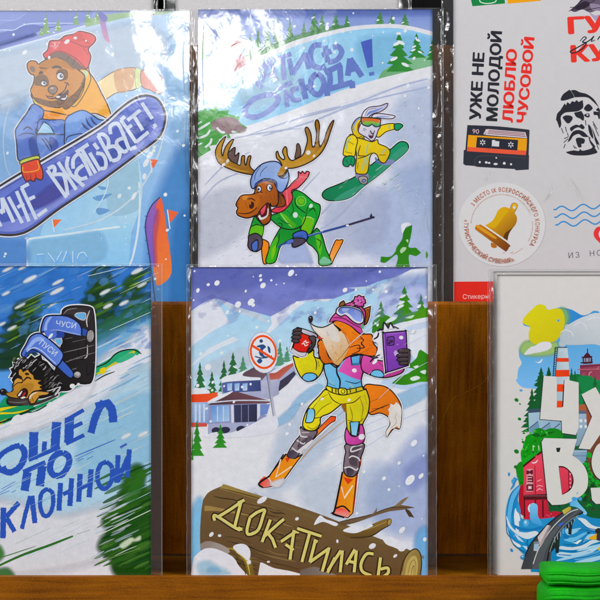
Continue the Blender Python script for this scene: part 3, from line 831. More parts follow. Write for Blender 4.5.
# head
A.fo('290,195 350,190 425,225 470,262 520,268 530,318 552,350 545,388 520,398 440,384 385,398 345,424 312,456 262,400 300,300', '#e5801a', '#d56c0e', (330, 220, 500, 380), .95, INK, 3.2)
A.fo('212,295 196,318 200,350 206,400 235,442 282,440 312,458 298,430 262,400 240,330', '#d5741a', '#b95c10', (200, 320, 270, 430), .9, INK, 3)
for q in ('212,300 195,315', '205,330 192,345', '205,365 195,380', '215,400 205,412', '545,340 556,345', '535,315 545,318', '548,372 558,378', '530,392 536,404'): A.l(q, 1.2, INK, .5)
A.f('150,195! 178,214 225,224 278,202! 300,205 320,235 372,285 385,335 350,415 312,450 268,400 238,335 218,288 190,262 165,235', '#e5ddd4', '#c79a5e', (200, 230, 350, 430))
A.f('210,225 270,215 310,250 330,300 300,310 250,270', '#ece6e0', None, None, .8)
A.l('150,195 178,216 225,224 275,203 292,185', .9, INK, .2).l('150,195 168,236 192,264 215,286', .7, '#5a3f38').l('300,440 380,345 375,310', .6, '#8a5a20', .8, .7)
A.fo('142,170 148,158 160,157 166,172 160,190 148,196', '#2a2226', None, None, .5).el(152, 166, 4, 3, '#b9b3b8')
A.l('292,205 320,230 338,242', 1.3).l('310,222 328,238 322,246', 1.8).l('340,235 360,270 385,330 372,352', .7, '#a8560d').l('430,240 470,260', .6)
A.l('385,345 440,330 450,352 440,368 400,385', .8).l('445,275 470,300 458,320 475,345 430,350', .9).l('440,300 465,290', .7).l('480,360 520,345', .6, '#8a4a0c').l('440,384 500,362', .6, '#8a4a0c')
A.f('188,262 205,282 232,290 210,296 196,290', '#b23a2c')
for q in ('400,250 430,275', '420,290 445,285', '395,300 415,320', '500,300 520,312', '505,330 525,330', '480,385 500,375', '235,360 225,345', '250,400 240,385', '225,330 215,322', '265,425 255,410', '355,250 372,268', '330,205 352,215', '250,250 262,275', '280,330 292,352', '300,370 310,390', '340,330 330,360'): A.l(q, .6, '#8e4508', .8, .8)
for q in ('445,300 470,312', '420,330 455,322', '520,285 535,300', '230,320 222,305'): A.l(q, .8, '#f0a552', .8, .9)
# hat, ears, goggles
A.fo('325,108 330,78 352,64! 360,82 352,102', '#4a352f', '#b06a26', (330, 70, 355, 105), .8, INK, 3).fo('468,122 512,98! 506,160 486,206 466,190', '#b9691d', '#7d4518', (470, 120, 505, 180), .9, INK, 3)
A.l('480,130 500,118 490,170', .7, '#5a3010')
A.fo('268,192 280,165 302,140 345,96 398,72 425,64 458,100 482,132 476,200 458,232 468,266 440,256 395,216 340,190 300,182', '#cf5aa2', '#b0428a', (310, 120, 460, 220), .95, INK, 3.2)
P_ = [(446 + (36 + 5 * math.sin(i * 2.4)) * math.cos(i * .2857), 68 + (34 + 5 * math.sin(i * 2.4)) * math.sin(i * .2857)) for i in range(22)]
A.fo(P_, '#cf62a8', '#b34a92', (430, 50, 465, 100), .9, INK, 3).l('430,55 440,62 436,72', .6).l('455,55 462,72 450,80', .6)
A.f('270,192 300,160 345,165 400,205 455,232 462,262 440,250 395,214 340,190 300,182', '#b9488f')
A.l('285,165 350,170 410,205 460,230', .7).l('400,75 425,92 450,98', .6).l('395,78 385,95', .5)
A.fo('306,130 318,106 350,95 400,97 450,114 470,150 470,190 440,204 405,187 376,160 358,150 338,158 313,146', '#d9d7e4', None, None, .9)
A.f('320,128 330,108 360,102 410,108 455,130 462,170 455,190 420,180 390,150 368,135 340,145', '#5f72bd', '#8c9fe0', (380, 105, 400, 180)).l('320,128 330,108 360,102 410,108 455,130 463,172', .7, INK, .3)
A.f('345,112 385,112 370,130 345,128', '#a9b8ea', None, None, .8).f('415,122 440,132 450,165 430,160', '#a9b8ea', None, None, .5)
A.el(464, 218, 9, 14, '#58a27c', 10)
fx = A.build()
# what it holds
A = Art(sh, 'printed_paper_cup', fx).v(285, 290, 6)
A.fo('78,238! 190,278! 150,330 122,392! 90,396 42,360!', '#cf3329', '#b9281f', (80, 260, 140, 380), .9, INK, 3)
A.f('46,345! 85,372 130,372! 120,394! 88,396 40,362!', '#cfc9d2').l('44,345 85,370 132,374', .7)
A.fo('70,232 78,225 140,243 188,265 193,282 178,284 120,265 80,248', '#d5d0d9', '#a9a4b4', (80, 230, 180, 280), .8)
A.l('112,312 124,304 128,318 142,312', 1.0, '#e6d5d0', 0, 1, False).l('100,325 112,318 122,335 138,328', 1.0, '#e6d5d0', 0, 1, False)
for x, y, rx, ry, rt in ((74, 242, 27, 12, -8), (74, 260, 30, 13, -4), (68, 284, 29, 13, 0), (64, 306, 24, 12, 8)): A.el(x, y, rx, ry, '#54464a', rt, .9, c2='#3a2f34', g=(x, y - ry, x, y + ry))
A.fo('142,285 165,275 182,282 184,310 172,345 150,370 132,372 150,345 162,318', '#554749', '#3a3034', (150, 290, 180, 340), .9)
A.build()
A = Art(sh, 'printed_phone', fx).v(330, 300, 6)
A.f('255,240 275,190 318,182 324,135 350,172 365,140 385,172 410,172 330,190 320,330 265,360 285,300 285,260', '#e6e4ec')
for q in ('285,190 300,175 318,182', '318,182 324,135 350,172', '350,172 362,138 382,170', '382,158 412,172', '262,236 285,220 292,195', '240,372 262,350 290,345', '272,340 300,328'): A.l(q, 1.35, '#2c2432', .4)
A.fo('316,206 330,196 445,186 456,190 462,290 470,392! 346,432 332,416', '#8449ac', '#6d389a', (330, 220, 450, 400), 1.0, INK, 3)
A.l('330,200 346,430', .8).l('322,208 338,418', .5, '#b48ad0').l('345,205 445,195', .6, '#b48ad0')
A.fo('342,228 350,222 378,220 384,228 384,262 378,270 350,272 343,262', '#6b3a94', None, None, .7)
A.el(355, 238, 8, 8, '#2d2138').el(370, 248, 8, 9, '#2d2138').el(356, 258, 8, 8, '#2d2138').el(355, 237, 3, 3, '#9a86b4')
A.el(427, 225, 13, 11, WHITE).l('395,300 385,318 400,320 388,332', 1.2, '#b9a0d4').f('395,305 415,318 402,335 385,330', '#b9a0d4').l('400,270 410,265', 1.0, '#c4aedc')
for x, y, rx, ry in ((444, 306, 38, 14), (440, 332, 42, 14), (438, 357, 38, 14), (442, 379, 30, 12)): A.el(x, y, rx, ry, '#54464a', -4, .9, c2='#3a2f34', g=(x, y - ry, x, y + ry))
A.f('470,300 484,320 480,370 470,390 468,330', '#463a3e').l('420,300 432,298', .6, '#a49aa0').l('412,326 425,323', .6, '#a49aa0')
A.build()
# speed streaks drawn across the picture
A = B; A.v(330, 300, 6)
for q, w in (('80,300 200,195 300,118', 1.1), ('290,595 440,450 590,370', .9), ('200,470 250,430', .8), ('470,260 590,200', .9), ('440,270 600,190', .5), ('120,40 200,0', .6)): A.l(q, w, '#dfe3f0', .8, .75, False)
for x, y, rx, ry in ((143, 421, 12, 10), (497, 190, 15, 9), (268, 372, 18, 9), (90, -60, 16, 12)): A.el(x, y, rx, ry, '#ecebf3', -40)
A.v(0, 0, 1)
for x, y in ((302, 404), (332, 454), (349, 400), (322, 399)): A.el(x, y, 1.8, 1.3, '#ecebf3', -40, n=10)
A.build()
sleeve(sh, (186.6, 264.6, 436.5, 577), (191.2, 267.1, 427.9, 577), (.0005, .0002, .0007), (1, 0, 1), seed=1)
for q in ([(430, 300), (433, 330), (431, 352)], [(433, 380), (430, 410), (434, 432)], [(189, 330), (187.5, 350), (189.5, 372)], [(189, 395), (188, 420)], [(434, 276), (430, 285), (434, 300)]): crease(sh, q, 1.3, .0005)
# ---------------------------------------------------------------- the bear postcard (back row, left)
sh = Sheet(-0.0255, 0.0, ink=make_ink('print_bear', .0004, 42, 2.2, veil=.05), soft=make_ink('print_bear_soft', .0004, 42, 2.2, True, veil=.05))
bear = card_root(sh, 'postcard', -46, 10.6, 189.6, 330)
tag(bear, 'postcard of a red hatted bear on a blue snowboard, in a glossy clear sleeve', 'postcard', 'winter postcards in clear sleeves')
B = Art(sh, 'printed_landscape')
B.p('-46,10.6 189.6,10.6 189.6,330 -46,330', '#b9d0e8', '#5f9fd8', (60, 40, 120, 300))
B.soft('168,30 189.6,20 189.6,180 176,150 166,90', '#93bce2', 10, .7)
B.soft('160,190 189.6,150 189.6,330 150,330 150,240', '#4486c6', 14, .75)
B.soft('175,230 189.6,220 189.6,330 172,330', '#2f78bd', 8, .6)
B.soft('-46,120 10,90 25,130 10,190 -20,200 -46,200', '#8fb6e0', 16, .7)
B.soft('-46,215 0,236 30,240 40,270 -46,270', '#5f93d2', 8, .7)
B.soft('0,60 40,55 30,95 0,110', '#c9d8ea', 10, .7)
B.v(0, 0, 6)
B.f('-276,63! 1000,63! 800,95! 590,128 300,215 0,300! -276,385!', '#6678bd', '#8795cc', (0, 63, 100, 300))
B.f('0,150! 120,100 160,75 420,63! 560,63! 540,110 440,150 300,150 180,140 60,175 0,180!', '#7f90cf', None, None, .8)
B.f('-276,200! 0,195 60,178 180,148 300,160 420,140 200,200 60,260 -276,340!', '#5a6db8', None, None, .8)
B.l('-200,205 0,180 80,180 180,142 440,140', 1.0, '#b9c6e6', .3).l('0,120 90,120 160,75', .8, '#96a4d8', .5)
B.soft('-276,330 -10,262 100,232 220,205 60,262 -276,360', '#4d60ad', 5, .8)
B.v(0, 0, 1)
B.f('-46,63! 0,50 50,36 98,22 140,14.5 168,10.6! 189.6,10.6! 189.6,40! 120,60 40,90 -46,120!', '#bccfe3', '#aac6e4', (40, 40, 170, 60))
B.soft('-46,70 20,50 90,32 150,24 165,60 90,80 0,100 -46,130', '#c6d5e6', 10, .8)
B.l('-46,64 0,50.5 50,36.5 98,22.5 160,11.5', 1.1, '#dbe3ee', 0)
B.f('84,22! 100,16 130,12 170,10.6! 172,11! 130,17 104,23 86,27!', '#8fae86').f('150,13! 172,10.6! 176,11! 160,15', '#a9bfa0')
for x, y0, y1, w in ((46, 13, 34.5, 5), (58, 18, 31.5, 4.5), (76, 12, 25, 4), (88, 10.8, 22.5, 4.5), (97, 11, 20, 3.5), (41, 27, 36, 3)): B.tree(x, y0, y1, w, '#5f8b51', '#79a163', 3, 5, 6)
# banners
B.v(80, 0, 5)
B.f('90,68! 110,62 138,85 130,120 150,215! 120,190', '#c78fae', '#7f6fae', (130, 210, 105, 70)).f('90,68 105,60 128,78 138,95 120,110 100,90', '#5d62a6')
B.f('360,68! 375,72! 362,78!', '#c9737f')
# half pipe and kicker
B.v(0, 180, 6)
B.f('410,90! 640,-50! 640,130! 470,170 300,215 240,330! 400,330', '#9cc6ea')
B.v(80, 90, 5)
B.f('0,540! 100,470 290,340! 305,420 312,520 290,620! 240,760! -100,770! -150,640', '#97c3e9', '#b6d7f0', (0, 600, 280, 380))
B.f('130,440! 200,400 290,345! 300,500 288,600 150,620', '#abd0ee', None, None, .7)
for q in ('65,535 160,518 100,555', '80,590 150,600 95,625', '90,480 140,490 110,500'): B.f(q, '#6f9fd3', None, None, .8)
B.v(90, 190, 5)
B.f('50,220! 100,260 140,350 60,420! 50,420!', '#7fb1e2').f('140,350 62,245 70,400', '#6ba2da', None, None, .7)
B.l('245,-40 250,60 240,200 215,330 195,380', 2.2, '#d3e3f2', .2)
B.v(0, 180, 6)
B.f('165,355! 180,345 600,290! 790,258! 772,560! 165,560!', '#9ccaec', '#86bbe6', (300, 320, 300, 520))
B.l('165,560 165,362 185,352 400,325 600,296 720,280', 2.0, '#dde8f3', 0)
B.soft('180,380 400,345 600,320 600,480 200,500', '#8fc0e8', 6, .7)
B.soft('60,380 150,390 155,490 -50,490 -50,380', '#5d93d3', 8, .6)
B.letters((0, 180, 6), ('225,450 225,497', '225,455 258,448 258,497', '290,440 335,500', '335,500 372,430', '335,475 360,500', '400,430 372,505', '402,432 430,500', '380,480 425,475', '440,430 440,500', '525,468 505,440 478,448 465,475 480,498 510,498 525,470'), 2.4, '#6fa5da')
B.letters((0, 180, 6), ('222,447 262,444', '288,436 330,492', '370,427 340,480', '400,426 375,490', '437,427 437,495', '522,460 503,434 476,442 462,472'), .8, '#d3e4f4')
# swooshes
for q, w, cc in (('30,20 0,90 -10,190 30,260 100,290 230,310 330,290 400,230 420,150 400,60 360,10', 1.0, '#dbe6f2'),): B.v(80, 90, 5).l('420,10 425,160 400,300 330,450 240,560 100,650 -80,700', 1.7, '#cfe0f2', .5, .9)
B.v(80, 90, 5).l('130,400 140,460 120,530 70,610', .9, '#d7e6f4', .4)
B.v(0, 90, 6).l('110,45 60,100 30,200 20,330 40,470 90,560', 1.3, '#c3d8ee', .8, .7).l('200,60 110,190 60,270', .8, '#c3d8ee', .8, .6).l('0,130 60,75 110,45', .8, '#d3e0ee', .8, .6)
# flags and wind banner
B.v(0, 180, 6).f('312,236! 370,238! 322,288!', '#dd6a3a').l('313,236 325,312', .9, '#dfe6ee', 0)
B.v(80, 90, 5).f('350,345! 390,350! 365,395!', '#dc6238').l('350,345 360,415', .8, '#dfe6ee', 0)
B.v(90, 190, 5)
B.f('390,98! 442,112! 402,165!', '#dc5c30').l('387,98 400,195', 1.0, '#e4e9f0', 0)
B.f('350,38! 362,60 385,200 408,380 400,430 375,460 345,478! 330,470 318,400 300,330 282,250 278,180 285,130 310,75', '#df5a28', '#e8742f', (300, 100, 400, 420))
B.f('350,38! 330,80 335,120 318,200 322,300 325,370 312,380 300,330 282,250 278,180 285,130 310,75', '#8a55a8', '#6b52b0', (340, 60, 300, 360))
B.soft('335,100 345,130 330,250 335,360 322,370 318,200', '#b8506e', 3, .7)
B.l('350,36 310,75 285,130 277,185 285,255 300,350 315,470 330,600', 1.0, '#23305c', .1)
for y, x in ((130, 282), (185, 277), (252, 284), (318, 294)): B.l(f'{x-8},{y} {x+8},{y+4}', 1.0, '#4a3f8a', 0)
B.flakes((-40, 14, 60, 60), 16, .8, 2.0, 31, '#dfe4ef')
B.flakes((140, 110, 188, 300), 14, .8, 2.2, 33, '#e4ecf5')
B.flakes((-40, 80, 20, 260), 12, .8, 1.8, 34, '#dde7f2')
for x, y, rx, ry in ((31, 15.5, 3, 2.2), (25, 35, 2.4, 1.8), (178, 134, 4.5, 3), (173, 183, 4.2, 3), (177, 167, 2.4, 2), (177, 241.5, 3.8, 2.7), (180, 270, 3.6, 2), (57, 242.5, 3, 2)): B.el(x, y, rx, ry, '#e4ebf4', -65, n=14)
B.v(80, 90, 5)
for x, y, rx, ry, rt in ((330, 290, 26, 20, -60), (350, 325, 22, 12, -50), (330, 365, 24, 12, -60), (372, 285, 10, 8, 0), (393, 240, 12, 7, -60), (322, 432, 16, 10, -80), (270, 530, 22, 9, -60), (246, 490, 9, 8, 0), (197, 530, 12, 9, -60)): B.el(x, y, rx, ry, '#dfe8f3', rt, n=14)

A = Art(sh, 'printed_bear').v(80, 0, 5)
# stretched arm and its mitten, sleeve glare painted into their pale colours
A.fo('70,430 110,395 170,358 230,340 280,345 292,400 285,440 240,455 180,465 130,495 90,500', '#ecca92', '#ecd6b8', (80, 450, 280, 380), .7, '#6d5a58')
A.f('170,360 230,340 270,350 260,440 190,460', '#e4b496', None, None, .5)
A.fo('275,350 300,345 312,400 300,435 280,435', '#cfd9a4', None, None, .5, '#8f9a80')
A.fo('305,360 340,350 380,370 410,385 420,440 395,470 350,450 310,430', '#d99a90', '#e0b4ae', (310, 400, 410, 420), .6, '#8a6d70')
A.v(0, 0, 6)
# hood and jacket
A.fo('500,400 540,440 575,490 610,560 650,640 670,720 620,700 560,680 470,700 420,690 260,720 240,660 200,600 190,560 260,500', '#d9962f', '#e0a248', (300, 650, 600, 560), .9, '#3a2c38', 3)
A.fo('470,430 520,420 545,470 520,540 470,620 440,640 430,620 480,560', '#dda23e', None, None, .8, '#5a4130')
A.f('485,430 520,425 528,450 515,470 500,470', '#c6cfa0').l('470,430 505,470 500,540 470,600', .8, '#3a2c2c')
A.v(25, 60, 7.5)
A.f('60,290! 90,340 150,375 250,395 310,410! 330,450 140,450 100,400', '#d98d2c').l('55,285 75,330 130,372 220,392 310,412', 1.0, '#3b2d30', .2)
A.l('62,290 85,325 110,350', 1.8, '#c9bb5a', .3)
# head
A.v(0, 0, 6)
A.fo('163,400 165,380 185,365 215,368 232,385 250,372 300,348 350,345 420,380 470,420 505,450 508,490 490,540 460,600 420,640 395,655 372,640 350,645 300,640 250,625 215,605 195,575 184,540 200,500 205,455 185,445 170,425', '#b5783f', '#c0864a', (200, 400, 480, 600), .9, '#2e2024', 3)
A.f('172,400 185,382 208,388 220,410 212,435 190,440', '#b57a3f').f('178,405 195,395 210,410 208,432 190,430', '#77604f')
A.f('200,480 230,450 270,450 292,480 290,515 250,520 215,515', '#6d4f33').f('340,430 370,412 405,425 405,470 375,490 345,475', '#7c5836', None, None, .8)
A.f('186,540 220,515 280,520 340,500 400,480 440,500 430,560 400,600 330,610 240,600 205,580', '#c58646', None, None, .9)
A.f('200,585 240,590 300,605 350,600 420,580 480,520 500,470 506,490 470,580 420,640 395,655 372,640 300,640 240,622', '#7d5a3e', None, None, .85)
A.f('240,390 300,352 350,350 420,385 440,420 360,400 300,410 250,440', '#bb7f42', None, None, .8)
for q in ('215,590 235,612', '260,605 270,625', '300,612 310,632', '350,612 350,635', '430,590 440,612', '470,540 490,545', '485,500 502,505', '455,570 470,582'): A.l(q, .8, '#3a281f', .5)
A.el(263, 500, 18, 15, '#dfdfe2', 0, .6, '#2e2024').el(268, 497, 8, 9, '#454048').el(271, 494, 3, 3, WHITE)
A.el(362, 458, 22, 22, '#dfdfe2', 0, .6, '#2e2024').el(368, 456, 11, 12, '#55505c').el(372, 452, 4, 4, WHITE)
A.l('338,445 358,432 385,440', .9, '#2e2024').l('243,492 262,482 282,490', .9, '#2e2024').l('235,445 245,435 258,440', 2.2, '#4a3222').l('312,408 340,400 370,408', 2.2, '#4a3222')
A.l('235,402 250,408 285,410', .9, '#4a3222')
A.fo('288,540 300,518 330,515 345,535 330,562 305,562', '#705544', '#8d7468', (295, 520, 340, 560), .7, '#2e2024').el(312, 530, 12, 6, '#b0a098', -10)
A.l('318,562 315,580 275,575 ', .8, '#2e2024').l('275,570 295,590 330,588 350,570 385,545 400,510 405,500', 1.0, '#2e2024').l('385,495 405,500 415,515', .9, '#2e2024')
A.fo('330,588 350,572 385,560 408,540 405,575 390,600 365,602 345,595', '#4a2a30', None, None, .7, '#2e2024').f('335,582 350,574 362,580 350,588', '#dcdcdf').f('365,592 395,585 398,570 405,575 388,600', '#dcdcdf').l('370,618 385,622', 1.6, '#54382a')
# hat
A.fo('260,325 285,300 295,255 310,243 355,240 390,215 440,205 475,188 520,195 560,210 575,235 560,262 540,280 530,300 545,335 540,370 522,412 500,412 470,395 440,360 400,335 350,318 310,325 275,350', '#c33c41', '#cf5552', (300, 250, 540, 380), .9, '#4a2026', 3)
A.f('300,335 340,312 400,325 450,360 490,395 510,410 480,418 440,410 420,395 370,350 320,345', '#6d5548')
A.l('415,335 400,365', 1.2, '#4a3526').l('450,355 435,390', 1.2, '#4a3526')
A.l('295,330 345,308 400,320 460,355 515,412', .9, '#8a2a30', .2).l('355,240 430,250 500,280 540,278', .8, '#8a2a30').l('500,285 530,330', .8, '#8a2a30').l('475,190 500,235 540,265', .8, '#8a2a30')
A.f('440,205 480,192 500,240 460,250', '#cf5a58', None, None, .8)
A.text('ЧУСИ', 312, 266, 13, '#e0c4c6', 3, 0, .95).text('ПУСИ', 303, 285, 13, '#e0c4c6', 3, 0, .95)
A.el(402, 250, 18, 11, '#dfdde4', -35).el(452, 228, 11, 8, '#dfdde4').el(516, 245, 6, 5, '#dfdde4').el(295, 345, 8, 10, '#dfdde4')
# blue trousers and sleeve
A.v(0, 90, 6)
A.fo('200,85 160,140 110,210 92,250 100,320 105,400 120,425 180,415 230,390 240,340 225,280 215,240 250,180 260,120', '#5b78bd', '#4c66b0', (120, 230, 220, 380), 1.0, '#20284a', 3)
A.f('195,110 150,165 110,220 100,250 110,270 160,240 200,200 230,150', '#6f8fd0', None, None, .9).l('140,240 165,222 195,240', 1.2, '#20284a').l('110,275 150,260 200,265 218,280', .9, '#2a3460')
A.f('170,300 215,280 230,340 225,385 190,395', '#3f55a0', None, None, .8)
A.fo('222,262 235,180 300,180 390,185 395,260 385,330 250,430 240,400 225,300', '#5877be', None, None, .9, '#20284a')
A.fo('222,260! 262,190! 300,215 328,265!', '#a9cdea', '#8fbce4', (240, 240, 320, 260), .9, '#20284a')
A.f('225,275 330,270 385,270 370,310 300,330 250,420 240,400', '#6f90d2', None, None, .8).l('222,268 390,268', .9, '#20284a', .2)
A.f('300,280 340,300 350,340 320,365 295,330', '#4657a8', None, None, .7)
for q in ('250,290 270,315 300,365', '270,290 280,300 305,335 310,370', '300,305 308,335'): A.l(q, 1.1, '#27315f')
A.fo('392,185 420,150 490,122 540,140 590,175 640,190 560,250 480,290 395,330 388,260', '#5d7fc4', '#6f95d6', (560, 260, 420, 160), 1.0, '#20284a', 0)
A.f('410,180 450,145 500,140 520,200 440,250 400,260', '#7ba0dc', None, None, .9).l('395,310 410,280 480,262 500,270', .9, '#20284a')
for q in ('490,195 510,225 545,245', '515,165 530,205 565,235', '545,160 560,195 590,215'): A.f(q + ' ' + q.split()[1].split(',')[0] + ',' + str(float(q.split()[1].split(',')[1]) - 14), '#44579f').l(q, .9, '#27315f')
# the board
Sb = Art(sh, 'printed_snowboard').v(0, 0, 1)
bp = '-26,206 0,186 50,156 100,126 120,109 133,99.5 145,95.5 157,99 164,110 165,121 159,137 140,152 100,181.5 60,208 33,228 17,234.5 0,234.5 -18,229'
Sb.fo(bp, '#4a5aae', '#6d80c8', (20, 220, 150, 100), 1.8, '#23202f', 4.6)
Sb.f('-24,208 0,189 50,159.5 100,129.5 122,111.5 134,102.5 145,98.5 155,101.5 161,110 162,120 156,134 138,149 100,178 60,204.5 32,224.5 17,231 0,231 -16,226', '#5669ba', '#8b93d2', (60, 160, 90, 200))
Sb.f('-16,214 20,186 60,160 105,134 130,116 148,112 154,122 148,136 120,154 80,184 40,208 10,221 -8,222', '#3d4fa4', '#5162b6', (0, 220, 140, 120))
Sb.soft('30,205 50,186 68,180 66,192 45,206', '#4a4a9c', 5, .7).soft('90,170 120,140 150,118 140,140 110,165', '#3a52ac', 5, .6)
Sb.l('-22,205 0,188.3 50,158.3 100,128.3 121,110.5 135,101 146,98', 2.0, '#d9dbe6', .25).l('-26,206 0,185.6 50,155.6 100,125.6 119,109.5', 1.3, '#1f1c28', .2)
Sb.l('-10,190.8 0,190.6 50,160.2 100,130.2 122,112.2', .5, '#1f1c28', .2)
Sb.l('0,233.4 17,233.4 33,226.5 60,206.6 100,180 138,151.5', .6, '#7c8ad2', .2)
Sb.l('140,152 100,181.5 60,208 33,228 17,234.5 0,234.5', 2.0, '#221c22', .2)
Lt = Art(sh, 'printed_lettering', Sb.build())
def ink_(v, *qs, w=3.7, c='#ccd6e8'):
    Lt.v(*v)
    for q in qs: Lt.l(q, w, c, 0, 1, len(q.split()) > 2)
ink_((0, 175, 8.57), '20,195 118,405', '-80,262 8,442', '-80,262 30,325', '30,325 18,195', w=3.8)
ink_((0, 175, 8.57), '72,188 192,412', '142,138 250,398', '150,278 205,242', '185,108 312,380', '180,112 247,76', '250,208 300,184', '322,352 402,294', w=3.5)
ink_((40, 130, 8.57), '62,342 228,578', '68,335 112,312 128,345 112,385', '112,385 190,382 218,435 238,560', '155,275 312,512', '242,228 230,310 262,372', '245,365 378,482')
ink_((40, 130, 8.57), '285,332 285,255 320,212 358,228 440,392', '372,300 322,342 312,385 352,420 405,405', '308,192 415,122', '358,165 478,372')
ink_((80, 95, 6.667), '65,385 135,505', '92,322 122,362', '108,388 150,396 172,440 168,485 138,490', '120,270 212,442', '118,270 152,262 186,292 190,340 172,360', '172,358 228,342 264,382 256,425 214,440')
ink_((80, 95, 6.667), '205,262 202,212 238,190 268,215 330,368', '285,288 250,305 248,335 290,378 316,368', '330,365 376,346')
ink_((120, 90, 10), '8,298 165,528', '8,302 50,265', '80,378 120,350', '160,525 285,420', '75,305 205,200', '135,255 228,402', '218,128 325,290', '338,340 362,372', w=3.6)
Lt.build()
# the hand on the board
A.v(0, 90, 6)
A.fo('118,440 130,420 190,400 230,395 235,415 180,430 130,445', '#b9c25e', None, None, .8, '#3a3a1c', 2.5)
A.fo('128,455 140,440 225,415 240,440 255,480 258,520 245,540 215,530 205,548 180,540 160,550 145,530 132,500', '#c23b28', '#d1492c', (140, 520, 240, 430), 1.0, '#3a1416', 2.5)
A.l('138,460 145,492 230,478 225,425', 1.0, '#e0983c', 0).l('183,505 188,540', 1.0, '#5e1a18').l('213,500 218,530', 1.0, '#5e1a18').l('160,510 162,540', .8, '#5e1a18')
A.v(0, 0, 1)
A.build()
B.build()
sleeve(sh, (-54, 9.2, 193.6, 325), (-46, 10.6, 189.6, 325), (.0002, .0001, .0009), (0, 0, 1), seed=2)
for q in ([(185.5, 20), (183, 60), (185, 95)], [(186, 20), (176, 32), (168, 40)], [(187, 110), (185, 150), (187, 180)]): crease(sh, q, 1.5, .0004)
# ---------------------------------------------------------------- the moose and hare postcard (back row, middle)
sh = Sheet(-0.0248, 0.0, ink=make_ink('print_moose', .0004, 38, 6.6), soft=make_ink('print_moose_soft', .0004, 38, 6.6, True))
moose = card_root(sh, 'postcard', 198, 9.3, 432.5, 325)
tag(moose, 'postcard of a moose skier in green and a yellow suited hare on a snowboard', 'postcard', 'winter postcards in clear sleeves')
B = Art(sh, 'printed_landscape')
B.p('198,9.3 432.5,9.3 432.5,325 198,325', '#e2e3ea', '#d3d8e8', (220, 130, 420, 280))
B.f('198,9.3! 432.5,9.3! 432.5,40! 300,60! 198,100!', '#6f82c0', '#a5b7dc', (0, 9, 0, 48))
B.soft('198,9 300,9 432,9 432,14 300,16 198,16', '#6577b8', 6, .6)
for x, y0, y1, w in ((277.5, 15, 47, 6), (290, 19, 43, 5), (304, 22, 40, 5), (314, 12, 36, 7), (322, 14, 34, 6), (335.5, 13, 32, 6), (347, 15, 29, 5), (380, 11, 26, 6.5), (392, 15, 26, 5), (405, 13, 26.5, 6), (268, 24, 54, 6), (258, 28, 60, 6), (250, 34, 64, 6), (202, 18, 60, 7)):
    B.tree(x, y0, y1, w, '#3f7747', '#5a8f5c', 1, 4, 12)
B.soft('240,60 262,50 290,38 320,30 345,26 345,32 300,44 262,60', '#5b8f60', 3, .9)
B.f('198,96! 225,72 250,60 270,51.5 298,39.5 346,27.5 383,24 407,25.5 432.5,31.5! 432.5,72! 375,80 300,107 240,128! 198,140!', '#dfe0e8')
B.f('198,104! 225,80 250,66 270,57 300,44.5 346,31.5 383,28 407,29.5 432.5,36! 432.5,66! 400,74 375,80 335,93 298,108 270,118.7 240,128! 198,140!', '#a4cdec', '#8fc0e6', (260, 60, 320, 110))
B.soft('360,40 425,38 425,60 370,72', '#8ec4e8', 8, .5).soft('240,80 290,70 300,90 250,110', '#b4d4ee', 8, .6)
# red tower far left
B.v(185, 0, 4.62)
B.p('205,215 215,195 238,165 262,195 270,215', '#9e4a50').p('212,215 264,215 260,260 216,260', '#a9605f')
for x in (220, 234, 248): B.p(f'{x},222 {x+8},222 {x+8},250 {x},250', '#ccc9d4')
B.p('185,280 215,262 295,262 300,282 235,330 180,330', '#a8666a', '#b98088', (200, 262, 230, 320)).p('58,280 75,278 75,350 58,350', '#b5605c')
B.v(0, 0, 1)
# firs at the right in the blue band
B.f('378,79! 384,70 400,62 416,58 432.5,56! 432.5,67! 400,74', '#6fa277', '#85b592', (380, 78, 430, 60))
for x, y0, y1, w in ((399, 32.5, 72, 15), (416.5, 33, 58, 9), (432, 40, 60, 6)): B.tree(x, y0, y1, w, '#2f7336', '#3f8542', 5, 5, 3)
B.el(398.5, 33.5, 2.6, 1.4, WHITE)
# snow bands and tracks
B.f('198,140! 240,128 270,118.5 298,107.8 335,92.8 375,79.8 432.5,65.8! 432.5,76! 380,92 330,108 285,124 240,142 198,158!', '#e2e3ea')
for q in ('248,135 300,118 352,104 400,86 432,78', '262,136 310,122 360,103 432,86', '300,116 340,106'): B.l(q, 1.8, '#b4c0de', .6, .8)
B.soft('400,100 432,92 432,200 405,190 385,150', '#bccbe8', 14, .5).soft('395,180 432,170 432,262 370,255 360,225', '#b2c3e6', 14, .55).soft('330,205 380,190 380,240 330,250', '#bcc5e0', 12, .6).soft('200,200 250,190 245,230 210,255 198,250', '#cdd1e0', 10, .6)
B.soft('282,245 300,238 312,262 305,262 280,262', '#a9b6dc', 5, .9)
for q in ('205,185 225,165 250,152', '202,200 222,180 262,166', '320,172 300,195 310,200', '340,190 330,205 300,235', '370,180 330,200', '380,170 340,215 315,232', '350,235 390,205', '225,140 262,133 300,128'): B.l(q, 1.6, '#b9c2dd', .7, .7)
B.streaks((205, 165, 250, 260), 30, ('#b4bcd6', '#c3c9de'), .5, (1, 5), (.4, .9), 4, .7)
B.streaks((345, 180, 428, 255), 50, ('#a2b0d8', '#b4bfe0', '#dfe3ee'), .4, (1, 5), (.4, .9), 5, .7)
B.streaks((395, 100, 428, 150), 30, ('#e6e9f2', '#a9b9de'), .5, (1, 4), (.5, 1.2), 9, .8)
